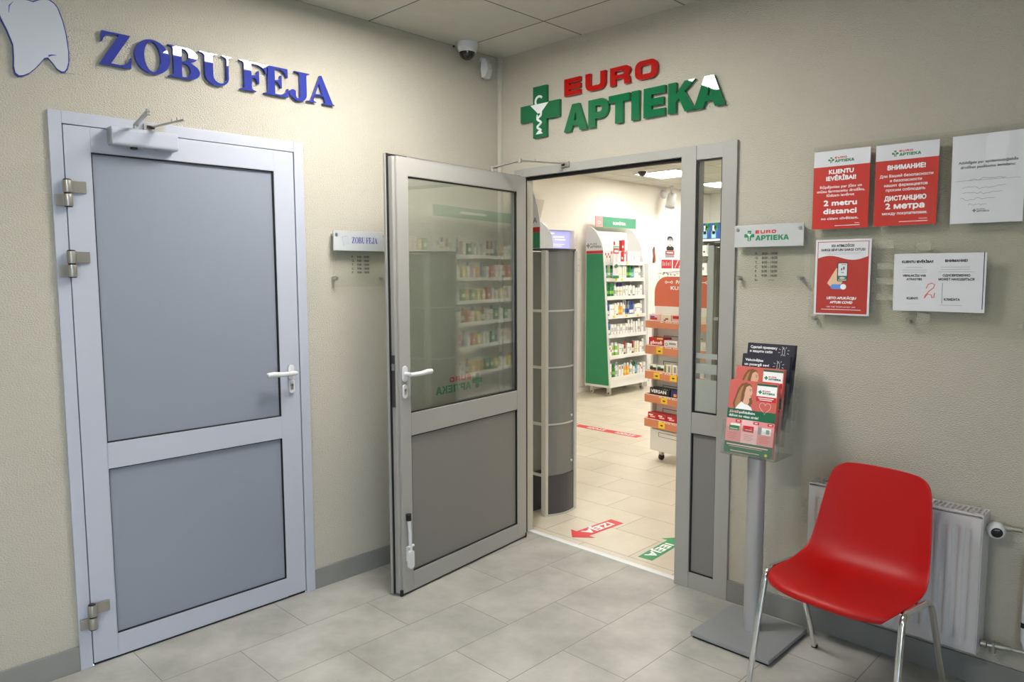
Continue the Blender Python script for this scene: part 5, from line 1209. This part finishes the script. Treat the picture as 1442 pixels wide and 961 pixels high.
# ------------------------------------------------------------------ medicine shelves mirrored in the open door
MX0 = 2.60
MR = Matrix.Translation((MX0, 4.52, 0)) @ Matrix.Rotation(-WA, 4, 'Z')
ms = thing('medicine_shelf', 'long white medicine shelf whose reflection shows in the open glass door', 'shelf rack', (MX0, 4.52, 0), -WA)
ML = 2.24
for x in (0, .50, ML-.02): MB('rack_white').box(x, x+.02, 0, .40, 0, 2.0).build('side_panel', ms)
MB('rack_white').box(0, ML, .40, .42, 0, 2.06).build('back_panel', ms)
MZ = [1.70, 1.458, 1.215, .98, .727, .43, .16]
for z in MZ:
    for x0, x1 in ((.02, .50), (.52, ML-.02)): MB('rack_white').box(x0, x1, -.02, .40, z-.035, z).build('shelf_board', ms)
m = MB('category_green', 'ink_white'); m.box(0, ML, -.02, 0, 2.075, 2.185, 'category_green'); m.box(.2, .7, -.021, -.02, 2.12, 2.145, 'ink_white'); m.box(1.3, 1.8, -.021, -.02, 2.12, 2.145, 'ink_white'); m.box(0, ML, 0, .02, 2.06, 2.19, 'rack_white'); m.build('header_board', ms)
kk = ['cyl', 'crd', 'cpk', 'cgr', 'cw', 'crw', 'bw', 'bbr', 'cwl', 'cnv', 'bwn', 'cpr', 'bgy', 'cws', 'bo']
rnd = random.Random(11)
for r, z in enumerate(MZ[:6]):
    ks = [rnd.choice(kk) for _ in range(18)]
    fill(MR, ks, .54, ML-.03, .0, z, '@, # from the inner upright, %s medicine shelf' % SH[r], 'products on the medicine shelf')
gc = thing('cabinet', 'tall grey cabinet beside the medicine shelves, mirrored in the open door', 'cabinet', (MX0, 2.26, 0), -WA)
m = MB('grey_door'); m.box(0, .60, .02, .42, 0, 1.69); m.build('body', gc); MB('rack_white').box(-.0, .60, -.02, .42, 1.69, 1.73).build('top', gc)
for x0, x1 in ((.01, .295), (.305, .59)):
    dd = MB('grey_door').box(x0, x1, 0, .018, .06, 1.67).build('door', gc, bevel=.002); MB('steel').box((x1-.03) if x0 < .1 else x0+.02, (x1-.02) if x0 < .1 else x0+.03, -.02, -.0, .9, 1.05).build('handle', dd)
GM = Matrix.Translation((MX0, 2.26, 0)) @ Matrix.Rotation(-WA, 4, 'Z')
fill(GM, ['cgr', 'cyl', 'cw', 'cpk', 'crw', 'crd', 'bw'], .03, .57, .03, 1.73, '@, # from the medicine shelves on top of the grey cabinet', 'products on the grey cabinet')
m = MB('p_teal'); m.box(0.05, .55, .40, .42, 2.075, 2.19); sgn = m.build('category_sign'); sgn.location = (MX0, 2.26, 0); sgn.rotation_euler = (0, 0, -WA); tag(sgn, 'teal category board on the wall above the grey cabinet', 'sign')

# ------------------------------------------------------------------ small things on the pharmacy walls and floor
dr = thing('door_3', 'cream inner door frame in the pharmacy wall behind the security gate', 'door', (PX0, 3.36, 0), WA, kind='structure')
m = MB('pharmacy_wall'); m.box(-.07, .006, -.02, .1, 0, 2.09); m.box(.614, .69, -.02, .1, 0, 2.09); m.box(.006, .614, -.02, .1, 2.014, 2.09); m.build('frame', dr, bevel=.003)
MB('pharmacy_wall').box(.008, .612, .082, .1, .004, 2.012).build('leaf', dr)  # backing added behind the frame to block sky light through the opening
sn = thing('wall_screen', 'glowing lilac information screen in the inner doorway above the security gate', 'screen', (PX0, 3.36, 0), WA)
MB('trunking').box(.010, .610, .045, .078, 1.76, 2.010).build('case', sn)
MB('gate_dark').box(.010, .610, .0425, .045, 1.76, 1.80).build('lower_bezel', sn)
m = MB('screen_glow', 'screen_light', 'p_blue'); m.box(.010, .610, .043, .0448, 1.80, 2.010, 'screen_glow')
for x0, x1, z0, z1 in ((.09, .32, 1.97, 1.985), (.14, .26, 1.87, 1.94), (.30, .50, 1.93, 1.945), (.33, .52, 1.90, 1.912), (.10, .50, 1.845, 1.852), (.10, .46, 1.825, 1.832)): m.box(x0, x1, .0425, .0430, z0, z1, 'screen_light')
m.build('display', sn)
t = thing('light_switch', 'narrow pale light switch strip on the wall beside the cosmetics rack', 'switch', (PX0, 4.075, 1.60), WA)
MB('white_plastic').box(-.025, .025, -.010, 0, -.08, .08).build('plate', t, bevel=.002)
for z in (-.04, .035): MB('sign_white').box(-.018, .018, -.014, -.010, z-.03, z+.03).build('rocker', t, bevel=.002)
t = thing('wall_siren', 'small beige funnel-shaped siren high on the pharmacy wall', 'siren', (PX0, 3.30, 2.30), WA)
MB('trunking').prism([(-.10, .05), (.10, .05), (.03, -.17), (-.02, -.17)], -.05, 0, 'y').build('body', t, bevel=.004)
t = thing('security_camera', 'small dark dome camera beside the bright pharmacy ceiling panel', 'camera', (-1.90, 4.20, PZ))
MB('white_plastic').lathe([(.06, 0), (.06, -.02), (.055, -.03)], n=20).build('housing', t)
MB('smoked_dome').lathe([(.052, -.03), (.048, -.05), (.034, -.072), (.016, -.082), (.0001, -.085)], n=20).build('dome', t)
t = thing('spot_lamp', 'white cylindrical spot lamp hanging under the pharmacy ceiling', 'lamp', (-2.58, 5.9, PZ))
MB('white_plastic').lathe([(.03, 0), (.03, -.02), (.008, -.03), (.008, -.10)], n=16).build('stem', t)
m = MB('white_plastic'); m.lathe([(.02, .09), (.058, .085), (.062, .07), (.068, -.11), (.06, -.11), (.055, -.09)], n=24); m.v = [tuple(Matrix.Rotation(-.32, 3, 'X') @ Vector(v)+Vector((0, 0, -.19))) for v in m.v]; m.build('head', t)
t = thing('motion_detector', 'small round white detector on the pharmacy wall beside the spot lamp', 'detector', (PX0, 5.95, 2.60), WA)
MB('white_plastic').lathe([(.06, 0), (.06, -.035), (.04, -.05), (.0001, -.055)], axis='y', n=20).build('body', t)
def sticker(label, loc, rot, w, L, col, txt, tl, head):
    """floor arrow: local X along the arrow from its tail, local Y across"""
    t = thing('floor_sticker', label, 'floor sticker', loc, rot)
    p = [(0, -w/2), (L, -w/2), (L, -w*.95), (L+head, 0), (L, w*.95), (L, w/2), (0, w/2)]
    MB(col).prism(p, 0, .0012, 'z').build('arrow', t)
    return t
def floor_text(parent, s, x, y, h, width, rot, z=.0016, y0=0):
    m = MB('ink_white'); m.text(s, 0, 0, h, y=0, width=width, bold=.06)
    c, sn_ = math.cos(rot), math.sin(rot)
    m.v = [(x+(v[0]*c-v[2]*sn_), y+(v[0]*sn_+v[2]*c), z-v[1]*.2) for v in m.v]; m.build('lettering', parent)
t = sticker('red exit arrow sticker on the beige floor pointing at the lobby', (.477, .52, 0), -PI/2-.06, .098, .31, 'floor_red', 'IZEJA', 0, .09); floor_text(t, 'IZEJA', .175, -.028, .058, .235, 0)
t = sticker('green entry arrow sticker on the beige floor pointing into the pharmacy', (.932, .147, 0), PI/2+.06, .085, .32, 'floor_green', 'IEEJA', 0, .09); floor_text(t, 'IEEJA', .155, .026, .052, .23, PI)
t = thing('floor_sticker', 'red stop strip stuck across the beige pharmacy floor', 'floor sticker', (-1.75, 2.535, 0), 0)
MB('floor_red').box(0, 1.0, -.05, .05, 0, .0012).build('strip', t)
for x in (.16, .5, .84): floor_text(t, 'STOP!', x, .026, .052, .20, PI)
